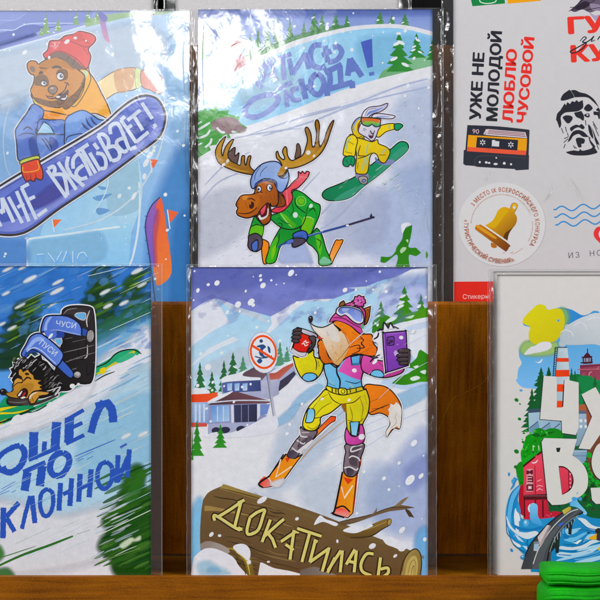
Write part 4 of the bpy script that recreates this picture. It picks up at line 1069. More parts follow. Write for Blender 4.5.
# boughs bottom left
B.f('198,112! 206,108! 207,111! 217,106! 219,111! 229,110! 228,114! 240,117! 238,121! 248,128! 240,130! 241,133! 229,134! 231,138! 219,139! 220,144! 209,146! 211,150! 198,158!', '#4a9049', '#5fa35c', (200, 150, 230, 110))
B.f('212,122 225,117 238,120 240,130 228,134 214,130', '#9c8088', None, None, .8)
B.v(185, 120, 6)
for q in ('75,60 110,40 150,15', '80,110 130,90 150,60', '120,165 150,140 160,110', '75,150 100,140', '190,45 215,70 240,75', '280,70 310,68 330,50', '75,25 100,10'): B.l(q, 2.4, '#dbe3e6', .4)
B.v(0, 0, 1)
B.blob(240, 129, 6, 3.5, '#8a6a70', 2, .7)
# stump-like fir bottom right
B.v(370, 190, 7.5)
B.f('265,285! 315,262! 314,300 300,375 290,428 345,432! 382,470! 345,495 292,490 300,590! 185,590! 208,520 195,485 120,542 78,540! 82,498! 150,500 190,462 200,430 240,370 250,320', '#2f7024', '#3b7f2c', (220, 300, 300, 560))
B.f('232,275 240,255 275,243 302,250 305,264 275,272 258,300 240,325', '#dfe2ea').f('225,455 245,430 272,432 262,455 235,475', '#a9c9a0').f('270,375 285,372 285,395', '#bcd3b6').f('420,460 435,480 432,505 420,510', '#4c8a3f')
# painted words
Lt = Art(sh, 'printed_lettering')
cc = '#6376b8'
Lt.letters((0, 0, 1), ('258.5,67 249.5,85', '268,62 254.5,76 262,88'), 4.7, '#8592c6')
Lt.letters((0, 0, 1), ('270,58 262,82', '270,58 276.5,81', '264,76 276,74'), 4.3, '#8592c6')
Lt.letters((270, 0, 4.615), ('18,278 98,248', '58,265 66,368'), 4.7, '#7d8bc3')
Lt.letters((270, 0, 4.615), ('88,270 103,345', '103,345 165,245', '160,245 178,318'), 4.9, '#7584c0')
Lt.letters((290, 30, 6.667), ('210,100 160,105 135,165 155,235 205,252 238,240',), 5.6, '#7183c0')
Lt.letters((290, 30, 6.667), ('235,105 252,215', '212,168 275,140', '252,215 310,200 345,150 322,112 285,116'), 5.4, '#6f80bd')
Lt.letters((240, 60, 8.57), ('215,300 120,335 55,400 45,450 80,485 170,480 280,410 330,340 300,300 215,300',), 5.4, '#7e8cc6')
Lt.letters((240, 60, 8.57), ('325,248 445,192', '392,255 405,405', '505,240 450,255 438,310 465,345 525,335'), 4.7, '#8490c8')
Lt.letters((290, 30, 6.667), ('72,325 105,460', '90,395 145,368', '180,290 215,320 225,370 200,425 165,425 140,390 145,325 180,290'), 5.8, '#6b7cbb')
Lt.letters((290, 30, 6.667), ('232,285 345,230', '262,275 268,335 258,395', '332,238 340,355', '240,400 418,348', '245,390 250,440', '412,342 418,388'), 5.6, '#6678b8')
Lt.letters((290, 30, 6.667), ('400,190 385,305', '400,190 480,310', '385,270 460,248'), 5.6, cc)
Lt.v(290, 30, 6.667).p('472,80 546,58 552,245 516,252', '#4a5cae').p('524,284 560,276 564,300 530,308', '#5f72b4')
Lt.build()
B.flakes((200, 11, 430, 45), 20, .8, 2, 41, '#e2e6ef')
B.flakes((300, 30, 430, 120), 22, .8, 2.2, 42, '#e2e6ef')
for x, y, rx, ry in ((348, 11, 3.4, 2.4), (349, 37, 4.2, 2.8), (372, 45, 3.6, 2.6), (356, 80, 2.8, 2.2), (357, 51, 2.4, 1.8), (401, 90, 4, 3), (407, 104, 5, 3.6), (343, 214, 4, 3.2), (321, 40, 2.8, 2), (264, 150, 3, 2.2)): B.el(x, y, rx, ry, '#e2e5ee', -35, n=14)
# the hare
A = Art(sh, 'printed_hare').v(310, 120, 3.75)
A.fo('46,285 58,262 110,240 170,212 230,168 300,112 335,83 360,84 370,102 355,125 310,162 260,205 200,250 160,285 120,300 70,302', '#14734e', '#218a63', (60, 290, 330, 100), .9, '#12241e', 3)
A.f('90,300 140,265 200,240 260,190 330,110 368,104 355,125 310,162 260,205 200,250 160,285 120,300', '#4ea083', None, None, .7)
A.streaks((338, 165, 400, 196), 26, ('#a8cdbf', '#d7e4e2', '#78b39b'), .75, (2, 8), (.5, 1.3), 8, .8)
A.v(320, 95, 6.667)
A.f('235,530 260,515 310,520 325,545 310,595 270,585 245,555', '#8f86a8').l('235,525 270,520 315,530', 1.8, '#55649a').fo('255,555 280,540 315,550 310,590 275,590', '#a69f96', None, None, .7, '#2c2840').el(292, 572, 14, 10, '#7783b4', -20, .6)
A.f('375,430 400,445 440,430 490,435 488,460 430,468 385,455', '#7d83b0').l('370,415 385,450 430,455', 1.8, '#55649a')
A.fo('280,150 290,112 330,82 400,72 450,55 442,84 400,112 350,126 318,152', '#dcdae6', '#b9b6d2', (300, 90, 430, 100), .8, '#3c3048', 2.6).f('310,142 325,112 370,98 420,84 380,108 340,122', '#6f86c4').l('300,140 320,100 380,85', .6, '#5d5878')
A.fo('345,150 360,128 400,124 450,130 500,140 482,158 420,158 385,152', '#dcdae6', None, None, .8, '#3c3048', 2.6).f('370,145 410,138 470,145 420,152', '#98a4cc')
A.fo('222,262 212,215 230,175 260,150 280,156 262,190 262,235 290,272 290,296 265,308 245,290', '#d9bf24', '#c2a81c', (225, 180, 270, 300), .8, '#2b2618', 2.6)
A.l('228,240 224,205 250,165 275,158', 1.6, '#7f97cf', .3).f('262,185 250,200 250,240 262,245', '#8a5a2a').el(272, 292, 12, 13, '#d7bd28', 0, .7)
A.fo('200,265 240,282 300,298 345,312 382,298 392,325 440,345 465,372 460,405 432,452 398,440 380,400 352,388 332,420 316,515 275,528 236,510 244,410 230,330', '#d9c01f', '#c6ab1a', (250, 300, 340, 480), .8, '#2b2618', 2.8)
A.fo('190,276 225,266 250,300 240,350 226,412 165,405 155,382 172,308', '#dac324', None, None, .8, '#2b2618', 2.6)
A.fo('382,280 372,252 400,206 490,190 500,224 440,246 402,276', '#d9c020', None, None, .8, '#2b2618', 2.6)
for q in ('205,285 180,320 175,370', '320,320 310,390', '300,410 280,500', '460,200 465,230', '440,360 410,390', '330,400 300,470'): A.l(q, 2.2, '#a9b98a', .3)
for q in ('190,310 225,330', '270,335 255,400 300,405', '345,385 300,410 250,425', '255,450 250,490', '165,378 215,390', '395,400 440,400'): A.l(q, .8, '#3a3014')
A.fo('165,415 212,406 233,430 222,474 200,462 188,478 160,472 152,448', '#16855a', None, None, .8, '#10241c', 2.4).fo('496,196 530,190 553,206 520,236 498,228', '#1a8a60', None, None, .8, '#10241c', 2.4).l('170,430 185,455', .7).l('210,425 205,455', .7)
A.fo('266,205 285,190 395,205 388,235 366,292 342,306 312,284 258,250', '#dbd8e4', '#c8c3d6', (280, 200, 360, 290), .8, '#3c3048')
A.fo('274,158 300,150 395,160 403,182 395,208 366,211 346,196 322,209 284,196', '#2f8f72', '#d9642c', (300, 208, 310, 152), .9, '#20302c', 2.2)
A.f('285,185 330,175 395,188 393,204 366,206 346,192 322,204 288,194', '#8fae3c', '#3b9a7a', (340, 180, 340, 206))
A.l('288,222 310,232', .8).l('288,232 300,240', .7).l('335,235 352,262 365,235', .8).f('322,268 345,270 358,262 352,285 335,290', '#4a2e44').l('320,262 360,258', .6).el(338, 246, 7, 5, '#5a4a5e')
A.build()
# the moose
A = Art(sh, 'printed_moose').v(290, 190, 6)
# skis, pole
A.fo('272,306 292,301 318,306 268,405 250,442 230,440 238,388', '#d98026', '#e0a262', (280, 310, 250, 430), .8, INK, 2.6)
A.v(220, 160, 6)
A.fo('250,487 286,490 294,520 284,612 258,612', '#da8226', None, None, .9, INK, 2.6)
# legs
A.fo('372,404 430,414 490,398 525,440 490,476 440,482 400,488 360,525 330,612 275,612 300,525 340,445', '#238038', '#3fa336', (360, 420, 300, 600), .9, '#0d2412', 3)
A.f('300,525 340,460 350,500 320,560 300,612 285,612', '#4ea93a').l('355,440 350,490 320,560', .7, '#0d2412').f('310,540 335,510 330,560 310,600', '#74b63c')
A.v(290, 190, 6)
A.fo('100,305 150,240 165,232 192,270 215,350 246,440 178,450 168,385 140,345', '#238038', '#3b9c3a', (120, 280, 220, 420), .9, '#0d2412', 3)
A.f('150,260 175,260 192,330 182,390 165,350', '#5cae3c').l('150,290 185,310 175,350', .7, '#0d2412').f('178,440 200,400 240,420 244,440', '#7db998')
# jacket
A.v(220, 160, 6)
A.fo('303,335 345,320 398,290 432,200 455,182 500,200 560,250 600,272 596,330 570,392 545,442 512,440 480,412 500,390 440,416 370,406 312,362', '#238a3c', '#2f963c', (340, 380, 560, 240), .9, '#0d2412', 3)
A.fo('208,340 232,365 262,388 250,462 215,440 174,455 184,400', '#2a8c3c', None, None, .9, '#0d2412', 3)
A.f('190,402 222,388 258,400 250,455 215,440 178,450', '#63ae32').l('185,402 220,388 260,398', .8, '#0d2412')
A.f('358,318 392,330 430,365 458,392 430,406 390,365', '#63ae32', '#4c9a2e', (380, 320, 440, 400)).l('362,320 395,365 432,404', .7, '#a8d080')
A.el(487, 247, 28, 28, '#2f963c', 0, .8, '#8cc858').el(487, 247, 19, 19, '#6fae2c')
A.f('500,350 540,345 566,360 552,410 540,442 510,438 490,410', '#6aae2e').l('500,345 535,342 566,358', .8, '#b6d88a').l('450,225 455,270 500,310 520,320', .8, '#0d2412').l('520,320 505,370 480,412', .8, '#0d2412').l('530,310 560,290 570,310', .8, '#0d2412').l('470,335 500,360', 1.4, '#6aae2e').l('345,378 370,382 372,400', .7, '#0d2412')
A.el(452, 330, 15, 17, '#d7dfe2').el(544, 275, 14, 12, '#cfdfd6', -30)
for q in ('430,250 440,300 420,340', '540,260 520,300 530,320', '350,345 380,370 420,385', '400,300 430,330', '575,300 580,350', '200,365 225,385'): A.l(q, .8, '#125423', .8, .9)
for q in ('470,215 500,225', '560,270 580,290', '395,300 420,290', '330,345 350,335'): A.l(q, 1.2, '#5cc05c', .8, .8)
# scarf
A.fo('372,195 410,165 440,130 468,105 470,70 484,82 494,68 508,82 520,68 536,76 520,112 470,165 430,185 436,232 402,286 352,316 306,306 342,282 372,278 388,230', '#c93f4e', '#d6606a', (340, 300, 500, 80), .9, '#3a1018', 2.8)
A.l('400,180 405,270', 1.0, '#e28a92', .4).l('385,210 400,290', .8, '#8e2233').l('440,140 480,110', .8, '#8e2233').l('350,300 400,270', .8, '#8e2233').l('475,100 525,105', 1.0, '#e28a92', .4)
# head
A.fo('345,190 372,212 392,245 385,275 340,280 350,230', '#7e4318', None, None, .8, '#2a1408')
A.fo('213,168 232,138 280,124 322,134 344,180 352,215 345,268 312,278 300,262 306,330 296,372 262,390 232,362 218,345 222,330 178,346 150,347 108,332 99,308 108,290 96,268 108,240 134,212 200,204', '#a95e22', '#8c4a1a', (180, 210, 330, 300), 1.0, '#20100a', 3.2)
A.f('120,225 150,212 215,212 240,240 210,290 150,325 115,318 108,300 118,270', '#b9692a', None, None, .8).f('135,218 165,214 160,235 140,240', '#cf8a44', None, None, .8)
A.f('228,338 246,296 276,262 288,262 284,322 258,356 236,356', '#4b1520').f('246,296 274,270 268,310 250,330', '#cf5560', '#b63c48', (250, 290, 265, 330)).f('228,340 240,330 250,345 280,330 286,290 292,300 286,335 260,356 236,357', '#dcdad8').l('276,262 288,258 298,290 296,340', .8, '#20100a').l('222,332 245,296 276,262', .9, '#20100a')
A.el(190, 272, 15, 22, '#3a1c10', 15).l('165,235 190,232 212,245', 1.0, '#3a1c10').el(182, 262, 5, 7, '#a0673a').l('108,318 150,322 190,312 222,285', .9, '#3a1c10').l('100,268 112,262', .8, '#20100a').l('205,205 240,190 258,200', .8, '#20100a')
A.el(234, 174, 14, 18, '#dedee4', 0, .8, '#20100a').el(231, 176, 7, 9, '#3a3a56').el(297, 166, 16, 21, '#dedee4', 0, .8, '#20100a').el(303, 168, 8, 11, '#3a3a56').el(305, 164, 3, 4, WHITE)
A.f('275,122 300,118 322,128 318,138 295,134', '#4a2410').l('225,340 258,388 296,372', 1.0, '#20100a', .2).l('345,200 350,260', .8, '#4a2410').l('360,215 365,265', .8, '#4a2410')
for q in ('330,200 325,235', '300,210 310,240', '250,215 240,235', '150,250 165,290', '200,300 230,290', '270,200 285,190', '320,260 330,280', '285,360 270,380', '250,370 265,376'): A.l(q, .8, '#6e3510', .8, .8)
for q in ('150,225 180,220', '290,140 310,145', '240,205 262,200'): A.l(q, 1.0, '#d99550', .8, .8)
# antlers
A.v(185, 120, 6)
A.fo('300,164 266,192 256,228 288,262 312,264 324,198 300,215', '#5e4a48', None, None, .8, '#20140c', 2.6)
A.fo('244,100 205,138 182,190 192,240 216,268 262,292 332,316 408,328 414,305 396,287 388,262 396,218 378,222 366,270 358,255 358,216 340,220 332,270 308,262 276,246 258,215 264,180 292,120 272,126 240,168 227,215 219,190 226,150', '#b0853a', '#8a5f22', (220, 150, 300, 310), .9, '#20140c', 3)
A.f('200,160 215,145 212,220 240,262 320,296 390,310 330,308 262,285 216,262 196,232', '#c59c50', None, None, .7)
A.el(256, 246, 9, 12, '#d8d2c4', 30).el(232, 268, 8, 12, WHITE, 50)
A.v(260, 110, 7.5)
A.fo('262,362 272,300 276,258 292,256 306,300 300,345', '#6a4f40', None, None, .8, '#20140c', 2.6)
A.fo('130,485 145,450 165,420 150,385 125,360 121,322 132,311 148,350 175,372 185,358 169,312 186,276 201,290 207,340 236,378 286,360 322,335 340,290 355,222 338,150 345,130 362,136 382,182 390,262 400,278 412,258 424,180 413,108 421,77 437,80 447,130 441,222 452,276 481,225 501,160 530,100 553,78 546,112 526,172 500,250 460,320 400,375 320,416 250,436 202,441 178,482 150,494', '#b0853a', '#8c6226', (330, 330, 430, 220), .9, '#20140c', 3)
A.f('200,420 260,415 330,385 400,340 450,290 480,240 470,290 410,355 320,405 240,428', '#c69c4a', None, None, .7).el(362, 320, 18, 17, '#dedad2', -30).el(405, 345, 9, 12, '#dedad2', 40)
# helmet
A.v(220, 160, 6)
A.fo('190,166 184,125 204,72 250,26 312,8 355,18 372,48 358,78 352,95 372,108 396,82 405,60 414,108 396,165 370,194 344,180 338,132 310,116 262,114 218,140 206,168', '#7d97cb', '#93aad8', (230, 160, 330, 20), 1.0, '#1c2340', 3)
A.f('240,50 300,20 340,30 320,60 260,75 215,110', '#9bb2de', None, None, .8).l('250,28 215,80 208,120', .8, '#46598e').l('285,35 250,70 240,100', .8, '#46598e').l('355,100 385,112 405,100', .8, '#33406e').l('206,160 240,132 300,118 334,132 342,178', 1.2, '#44548a', .2).l('372,48 358,78 352,95', 1.4, '#1c2340', .2)
A.f('350,95 375,108 396,85 400,55 385,50 372,80', '#54402a')
A.v(260, 110, 7.5).f('130,488 145,450 165,420 200,435 180,482 150,496', '#a57a30').l('130,488 150,496 180,482 202,441', .8, '#20140c')
# hands and pole
A.v(290, 190, 6)
A.l('-70,345 0,308 340,212', 2.0, '#2f4686', 0).l('340,212 350,209 505,162', 1.6, '#37304c', 0).l('0,303 200,247', .6, '#7d92c8', 0).f('478,160! 488,138! 494,158! 512,160! 490,170!', '#2a2436').el(345, 213, 10, 6, WHITE)
A.v(220, 160, 6)
A.fo('174,455 215,440 250,465 252,520 225,548 190,545 168,520 170,480', '#4a4050', '#5d5262', (180, 460, 240, 540), .9, INK, 2.6).fo('190,505 215,482 228,490 226,535 205,548 192,535', '#4b66ae', None, None, .8).l('200,470 230,480', .8)
A.fo('436,450 480,425 515,430 525,460 510,490 470,500', '#3f5fae', None, None, .9, INK, 2.6).fo('402,492 440,470 500,470 510,492 460,520 436,520 430,500', '#4a4252', None, None, .9).l('440,460 500,455', .8, '#22305e').f('400,490 430,475 440,490 410,505', '#4f6cb6')
A.v(0, 0, 1)
for x, y in ((250, 262), (286, 168)): A.el(x, y, 1.5, 1.2, WHITE, n=10)
A.build(); B.build()
sleeve(sh, (191.3, 8.3, 443.4, 325), (198, 9.3, 432.5, 325), (.0007, .0001, .00025), (1, 0, 0), seed=5)
for q in ([(204, 20), (202.5, 60), (204, 112)], [(204, 20), (214, 32), (222, 40)], [(435, 60), (438, 90), (436, 120)], [(438, 180), (435, 205), (439, 230)], [(430, 205), (427, 222), (431, 240)], [(194, 140), (195.5, 165), (193, 190)], [(195, 215), (193, 235), (196, 258)]): crease(sh, q, 1.4, .0005)
# ---------------------------------------------------------------- the hedgehog postcard (front row, left)
sh = Sheet(-0.0006, -0.03, ink=make_ink('print_hedgehog', .00035, 30, 9.1), soft=make_ink('print_hedgehog_soft', .00035, 30, 9.1, True))
hog = card_root(sh, 'postcard', -85, 266.2, 151, 577)
tag(hog, 'postcard of a hedgehog strapped to a green snowboard racing down a slope', 'postcard', 'winter postcards in clear sleeves')
B = Art(sh, 'printed_landscape')
SL = .47
B.p('-85,266.2 151,266.2 151,577 -85,577', '#4a86cc', '#6fa3dc', (40, 270, 60, 400))
B.soft('-85,266 30,266 60,280 20,330 -85,360', '#3f7ac4', 14, .5).soft('60,268 151,268 151,300 90,320 60,300', '#3d78c6', 14, .6)
B.streaks((-85, 275, 150, 350), 70, ('#5d95d6', '#3d76c0', '#7fb0e2', '#6aa0dc'), SL, (12, 60), (.8, 3.2), 3, .6)
def firblur(x0, y0, x1, wds, c1, c2, seed):
    rn = random.Random(seed)
    for k, (y, l, r) in enumerate(wds):
        B.soft([(x0 + l - 5, y + 5), (x0 + l * .3, y - 3), (x0 + r + 5, y - 5), (x0 + r + 6, y - 1), (x0 + r * .4, y + 5), (x0 + l * .6, y + 9)], rn.choice((c1, c2)), 5, .92)
    for k in range(22):
        y, l, r = rn.choice(wds); B.streaks((x0 + l, y - 3, x0 + r * .5, y + 6), 1, (c1, c2, '#6a8f38', '#4b7430'), SL, (8, 26), (.8, 2.6), seed * 31 + k, .85)
firblur(22, 300, 60, ((304, -4, 10), (313, -8, 12), (322, -14, 12), (331, -18, 14), (341, -24, 16), (352, -30, 14), (361, -36, 8)), '#28471f', '#1d3a26', 1)
firblur(98, 268, 120, ((271, -3, 4), (279, -5, 6), (288, -8, 10), (297, -12, 14), (306, -14, 18), (316, -14, 22), (325, -10, 18)), '#28491e', '#1e3e28', 2)
firblur(131, 276, 150, ((279, -3, 5), (288, -6, 8), (298, -8, 12), (308, -14, 16), (317, -22, 16)), '#2b5224', '#22442c', 3)
B.soft('40,352 80,334 112,318 151,300 151,330 110,345 70,365 45,375', '#3f7a68', 8, .55)
B.soft('70,365 110,338 151,318 151,345 120,360 80,385', '#7fb4da', 8, .8)
# snow slope
B.soft('80,395 100,360 125,345 151,332 151,450 60,470 -85,520 -85,455 0,425 40,410', '#dcdfe9', 8, 1.0)
B.f('-85,460! -20,432 30,415 75,392 110,365 151,345! 151,577! -85,577!', '#dfe0e8')
B.soft('-85,475 0,440 60,425 110,395 151,372 151,520 90,530 0,555 -85,577', '#b5d4ee', 12, .9)
B.soft('90,420 151,395 151,470 110,485 80,470', '#9cc8ea', 12, .7)
B.soft('-85,520 0,500 60,515 110,505 140,520 100,560 0,577 -85,577', '#dedfe6', 12, .95)
B.soft('-85,430 0,418 50,400 95,380 70,415 0,440 -85,470', '#e2e2ea', 6, .95)
B.mottle((-60, 267, 151, 350), 120, ('#3f7cc8', '#6ba2de', '#5690d4'), (1.5, 6), .35, 73)
B.streaks((-85, 400, 140, 560), 70, ('#c7dff2', '#e2e8f0', '#a5cbea', '#d4e4f2'), SL, (14, 60), (.5, 1.8), 7, .75)
B.streaks((60, 340, 140, 400), 30, ('#e4e9f2', '#bcd6ee', '#8cb9e0'), SL, (10, 40), (.8, 2.4), 8, .8)
# fir bottom right, smeared
def fd(q, c, a=.95, fe=6): B.soft(q, c, fe, a)
fd('118,505 124,480 132,466 142,466 144,482 138,500 126,512', '#2b5a1a')
fd('102,522 116,506 130,490 148,488 151,510 130,520 112,530', '#27521a')
fd('98,548 106,532 126,520 151,508 151,560 120,570 112,560', '#224c1c')
fd('112,560 130,545 151,538 151,577 118,577', '#1f461b')
B.streaks((96, 505, 140, 575), 60, ('#183c18', '#356824', '#44772f', '#20481b', '#5f8a44'), SL, (8, 30), (.8, 2.6), 12, .8)
B.streaks((92, 480, 150, 575), 70, ('#285420', '#356627', '#1a4418', '#4a7434'), SL, (14, 44), (1.2, 3.6), 13, .8)
B.streaks((88, 500, 120, 560), 26, ('#dfe3e8', '#c9dcec'), SL, (10, 26), (.8, 2.2), 15, .7)
for q in ('120,545 130,538 134,540 124,548', '133,541 140,536 140,540'): fd(q, '#cfdcc0', .9, 2)
B.l('97,536 151,510', 1.0, '#dbe4d8', .3).l('118,508 151,492', .8, '#b6d6de', .3, .8).l('122,497 151,484', 1.2, '#8fc4cf', .4, .8).l('100,562 140,548', .7, '#8aab6a', .5)
fd('-2,546 2,548 4,556 -4,562', '#3c7a2f', .8, 4); B.soft('-4,570 8,568 14,577 -6,577', '#3c6f3a', 4, .8)
B.l('-10,570 20,556 50,545 73,536', 2.0, '#34662c', .5).l('-8,560 12,554 36,546', 1.0, '#4b7a3e', .8, .9).l('77,534 90,530', 1.0, '#4b7a3e', .8).l('15,544 50,528', .6, '#5f8a58', .8)
# flying snow
for x, y, l, w in ((8, 269, 10, 3.5), (23, 267.5, 8, 3), (30, 279, 12, 5), (58, 282, 10, 3.5), (57, 291, 12, 5), (6, 293.5, 7, 3), (137, 271, 10, 5), (142, 285, 8, 3), (105, 292, 9, 4), (108, 306, 8, 4), (124, 303, 8, 4), (126, 436, 9, 5), (143, 434, 9, 5), (2, 324, 6, 3), (12, 328, 8, 3), (52, 305, 8, 2), (20, 306, 9, 3)):
    B.blob(x, y, l * .62, w * .38, '#e6ecf3', 1.8, .85, -27)
B.streaks((-85, 268, 150, 350), 34, ('#dbe7f3', '#bcd6ee'), SL, (10, 45), (.3, .8), 14, .8)
B.l('40,306 74,299', 1.2, '#2c5a4a', .6).l('30,316 50,305', 1.4, '#2c6a52', .6).l('60,279 90,270', .8, '#2f6a8a', .7).l('88,276 125,267', .9, '#dfe8f0', .6).l('110,330 151,312', .9, '#dfe8f0', .6).l('100,318 151,300', .8, '#1f4f3a', .6).l('115,325 151,306', .8, '#24563a', .6)
Lt = Art(sh, 'printed_lettering')
cb = '#2f50a8'
Lt.letters((0, 0, 1), ('-22,462 -24,498', '-6,452 -7,490', '-26,463 -3,450'), 6.4, cb, 1, .35)
Lt.letters((0, 400, 7.5), ('150,345 180,375 182,430 150,500 90,540 40,535 20,500',), 6.4, cb, 1, .4)
Lt.letters((0, 400, 7.5), ('150,340 95,355 40,385 0,420 -20,460 0,520 40,540',), 5.2, cb, 1, .4)
Lt.letters((0, 400, 7.5), ('255,240 248,445', '425,165 412,370'), 9.1, cb, 1, .4)
Lt.letters((0, 400, 7.5), ('335,310 328,400',), 4.8, cb, 1, .4).letters((0, 400, 7.5), ('215,450 450,352',), 4.1, cb)
Lt.letters((60, 395, 7.5), ('72,170 66,358',), 9.3, cb, 1, .4).letters((60, 395, 7.5), ('40,192 178,112', '100,240 168,208', '45,366 182,300'), 3.9, cb)
Lt.letters((60, 395, 7.5), ('330,50 275,140 232,285',), 7.3, cb, 1, .4).letters((60, 395, 7.5), ('350,55 388,110 400,205',), 8.4, cb, 1, .4).letters((60, 395, 7.5), ('265,75 375,45',), 4.6, cb)
Lt.letters((0, 390, 4.286), ('118,352 105,432', '182,325 170,412'), 8.4, cb, 1, .4).letters((0, 390, 4.286), ('100,352 195,310',), 4.8, cb)
Lt.letters((0, 390, 4.286), ('270,270 295,285 292,325 265,362 232,365 215,340 222,300 245,275 270,270',), 6.2, cb, 1, .4)
for q in ('320,285 400,252 495,212', '325,298 400,262', '330,305 360,292', '372,297 400,283', '0,440 65,402', '0,448 40,432', '5,425 66,392', '50,440 68,430'): Lt.v(0, 390, 4.286).l(q, 1.0, '#3a5cb0', .6)
Lt.letters((0, 470, 8.57), ('30,322 25,585',), 5.7, cb, 1, .35).letters((0, 470, 8.57), ('162,278 52,405', '58,410 125,528'), 4.8, cb, 1, .35)
Lt.letters((0, 0, 1), ('-40,524 -42,556', '-24,516 -26,547', '-41,541 -25,533', '-20,546 -11,511 -5,540', '-17,535 -7,530'), 4.8, cb, 1, .35)
Lt.letters((0, 470, 8.57), ('258,222 225,350 188,505',), 4.1, cb, 1, .35).letters((0, 470, 8.57), ('272,220 300,455',), 5.2, cb, 1, .35)
Lt.letters((0, 470, 8.57), ('415,165 450,200 455,290 435,360 400,395 365,375 345,310 350,220 380,175 415,165',), 4.3, cb, 1, .3)
Lt.letters((0, 470, 8.57), ('520,110 505,348',), 5.0, cb, 1, .35)
Lt.letters((60, 440, 6.667), ('78,255 66,440', '135,225 125,412', '208,195 195,382'), 5.2, cb, 1, .35).letters((60, 440, 6.667), ('20,362 70,338', '130,325 200,292'), 4.1, cb)
Lt.letters((60, 440, 6.667), ('310,145 345,180 348,250 325,305 290,325 258,290 250,225 270,165 310,145',), 4.6, cb, 1, .3)
Lt.letters((60, 440, 6.667), ('388,100 378,285', '462,62 450,250', '385,275 455,110'), 4.8, cb, 1, .35).letters((60, 440, 6.667), ('402,50 445,26',), 2.7, cb)
for q in ('0,352 150,280', '60,330 151,290'): pass
Lt.streaks((0, 420, 130, 510), 24, ('#a9cdec', '#c4dcf1', '#8fb4e0'), SL, (14, 40), (.3, .7), 17, .8)
B.soft('122,500 130,486 140,470 146,476 136,500', '#3b7430', 4, .6)
Lt.build()
# board and boot
S2 = Art(sh, 'printed_snowboard').v(60, 260, 4.285)
S2.f('-270,640! -230,585 -120,560 0,500 100,480 200,430 260,392 320,380 345,395! 330,408 300,400 240,440 180,480 100,530 20,575 -100,640 -270,700!', '#1f8a5e', '#3a9e72', (-100, 600, 320, 400))
S2.f('150,490! 230,440 300,395 322,392 300,420 220,455 180,485', '#cdbf3c', None, None, .9).f('240,430 300,398 320,410 260,440', '#49a880').f('170,470 190,460 200,475 180,490', '#d6c23c')
S2.l('150,462 200,440 235,405 270,388 315,384 348,402', 1.1, '#14201c', .4).l('150,520 190,495 235,478', 1.0, '#1c3a30', .8)
S2.v(0, 355, 8.57)
S2.f('-300,520! -100,470 0,432 60,420 250,425 460,350 500,330 515,345! 430,400 330,440 230,490 100,560 0,600! -300,720!', '#1d8a5c')
S2.f('-60,480 0,455 100,440 160,435 60,465 -60,500', '#d3bf36').f('-60,515 0,492 120,490 250,465 150,500 0,510 -60,530', '#d3bf36').f('-60,470 40,432 200,432 120,440 0,450', '#18754e').f('-40,600 0,570 60,550 0,600', '#c9b83c')
S2.l('-60,600 60,560 180,505 300,452', 1.4, '#13251e', .3).l('210,498 240,490 280,492 330,470 400,430', 1.2, '#0f3b2a', .3).l('290,440 440,378 510,335', 1.2, '#e4e6ea', .2)
S2.f('105,545 130,520 165,510 200,530 230,505 290,490 350,470 420,430 500,380 540,370 540,420 400,500 200,575 90,600', '#e2e2e8').el(430, 420, 18, 18, '#e0e2e6').el(488, 348, 24, 16, '#e0e2e6', -30)
A = Art(sh, 'printed_hedgehog').v(20, 300, 6.667)
# boot shell
A.fo('280,95 290,62 330,42 400,38 470,48 490,80 500,200 498,430 480,540 440,560 380,560 330,600 250,600 200,560 250,420 290,200', '#1d1a1c', '#2e292b', (300, 300, 480, 200), .8, '#141214', 3.4)
A.f('300,90 320,62 400,55 455,70 470,120 440,150 350,100', '#383335').f('365,105! 380,88! 435,88! 432,128! 410,130!', '#6aa5d2').l('365,105 380,88 435,88 432,130 400,128 365,105', 1.0, '#bdbcc2', 0)
A.l('465,70 445,130 450,180', 1.2, '#c7c6ca').l('290,95 320,65 380,55', .8, '#8d898c').l('390,270 430,265 440,300 438,380 410,395 390,360 388,290', .9, '#0d0c0d').l('450,300 448,370 430,390', 1.1, '#c2bfc2').f('228,262! 275,258! 278,290! 255,302!', '#6aa5d2').l('228,262 275,258 278,290 255,302 228,262', .8, '#bdbcc2', 0)
for q in ('290,350 400,325 495,300', '290,420 400,380 500,350', '300,480 420,440 500,415', '350,280 440,260', '300,260 350,250', '400,460 490,450', '330,400 420,385'): A.l(q, .8, '#7d7678', .7)
A.f('380,440 470,410 490,430 480,520 440,550 400,520', '#262223').l('445,430 450,500 480,470', .8, '#111111')
# straps
A.fo('240,430 275,400 300,415 355,480 350,515 320,512', '#3c5cae', None, None, .9)
A.f('410,190 450,205 448,240 405,225', '#2f4c9c')
A.fo('140,210 150,150 175,110 240,102 320,110 390,150 412,200 400,236 330,222 250,205 165,212', '#4a66b8', '#5f7cca', (180, 200, 330, 120), 1.2, '#15192e', 3.4)
A.f('160,200 170,150 190,120 215,112 185,160 180,205', '#8ea6dd').f('165,208 250,196 330,212 400,228 400,236 330,222 250,205', '#8298d4').f('230,215 290,212 290,250 240,245', '#2a3f8c').f('165,205 235,210 240,245 190,260', '#4f6cc0')
A.el(470, 240, 27, 44, '#8d8688', 6, 1.0, '#1a1718').f('455,210 485,215 488,260 460,265', '#b6b0b0', None, None, .8).l('462,205 460,275', .8, '#5d5658').l('475,205 474,278', .8, '#5d5658')
A.fo('12,350 40,300 75,240 130,222 180,250 240,300 282,345 288,380 260,430 235,440 190,400 130,350 80,330 45,345 35,380 15,375', '#4d6abc', '#6482d0', (60, 330, 180, 260), 1.2, '#15192e', 3.4)
A.f('40,330 85,265 130,245 165,265 110,280 60,330', '#91a9e0').f('30,378 40,345 85,335 130,352 100,350 60,355 45,385', '#27408e').l('45,345 90,318 140,335 200,390 240,425', 1.0, '#b9c6e8', .2).el(205, 240, 22, 9, '#dfe4f0', -50)
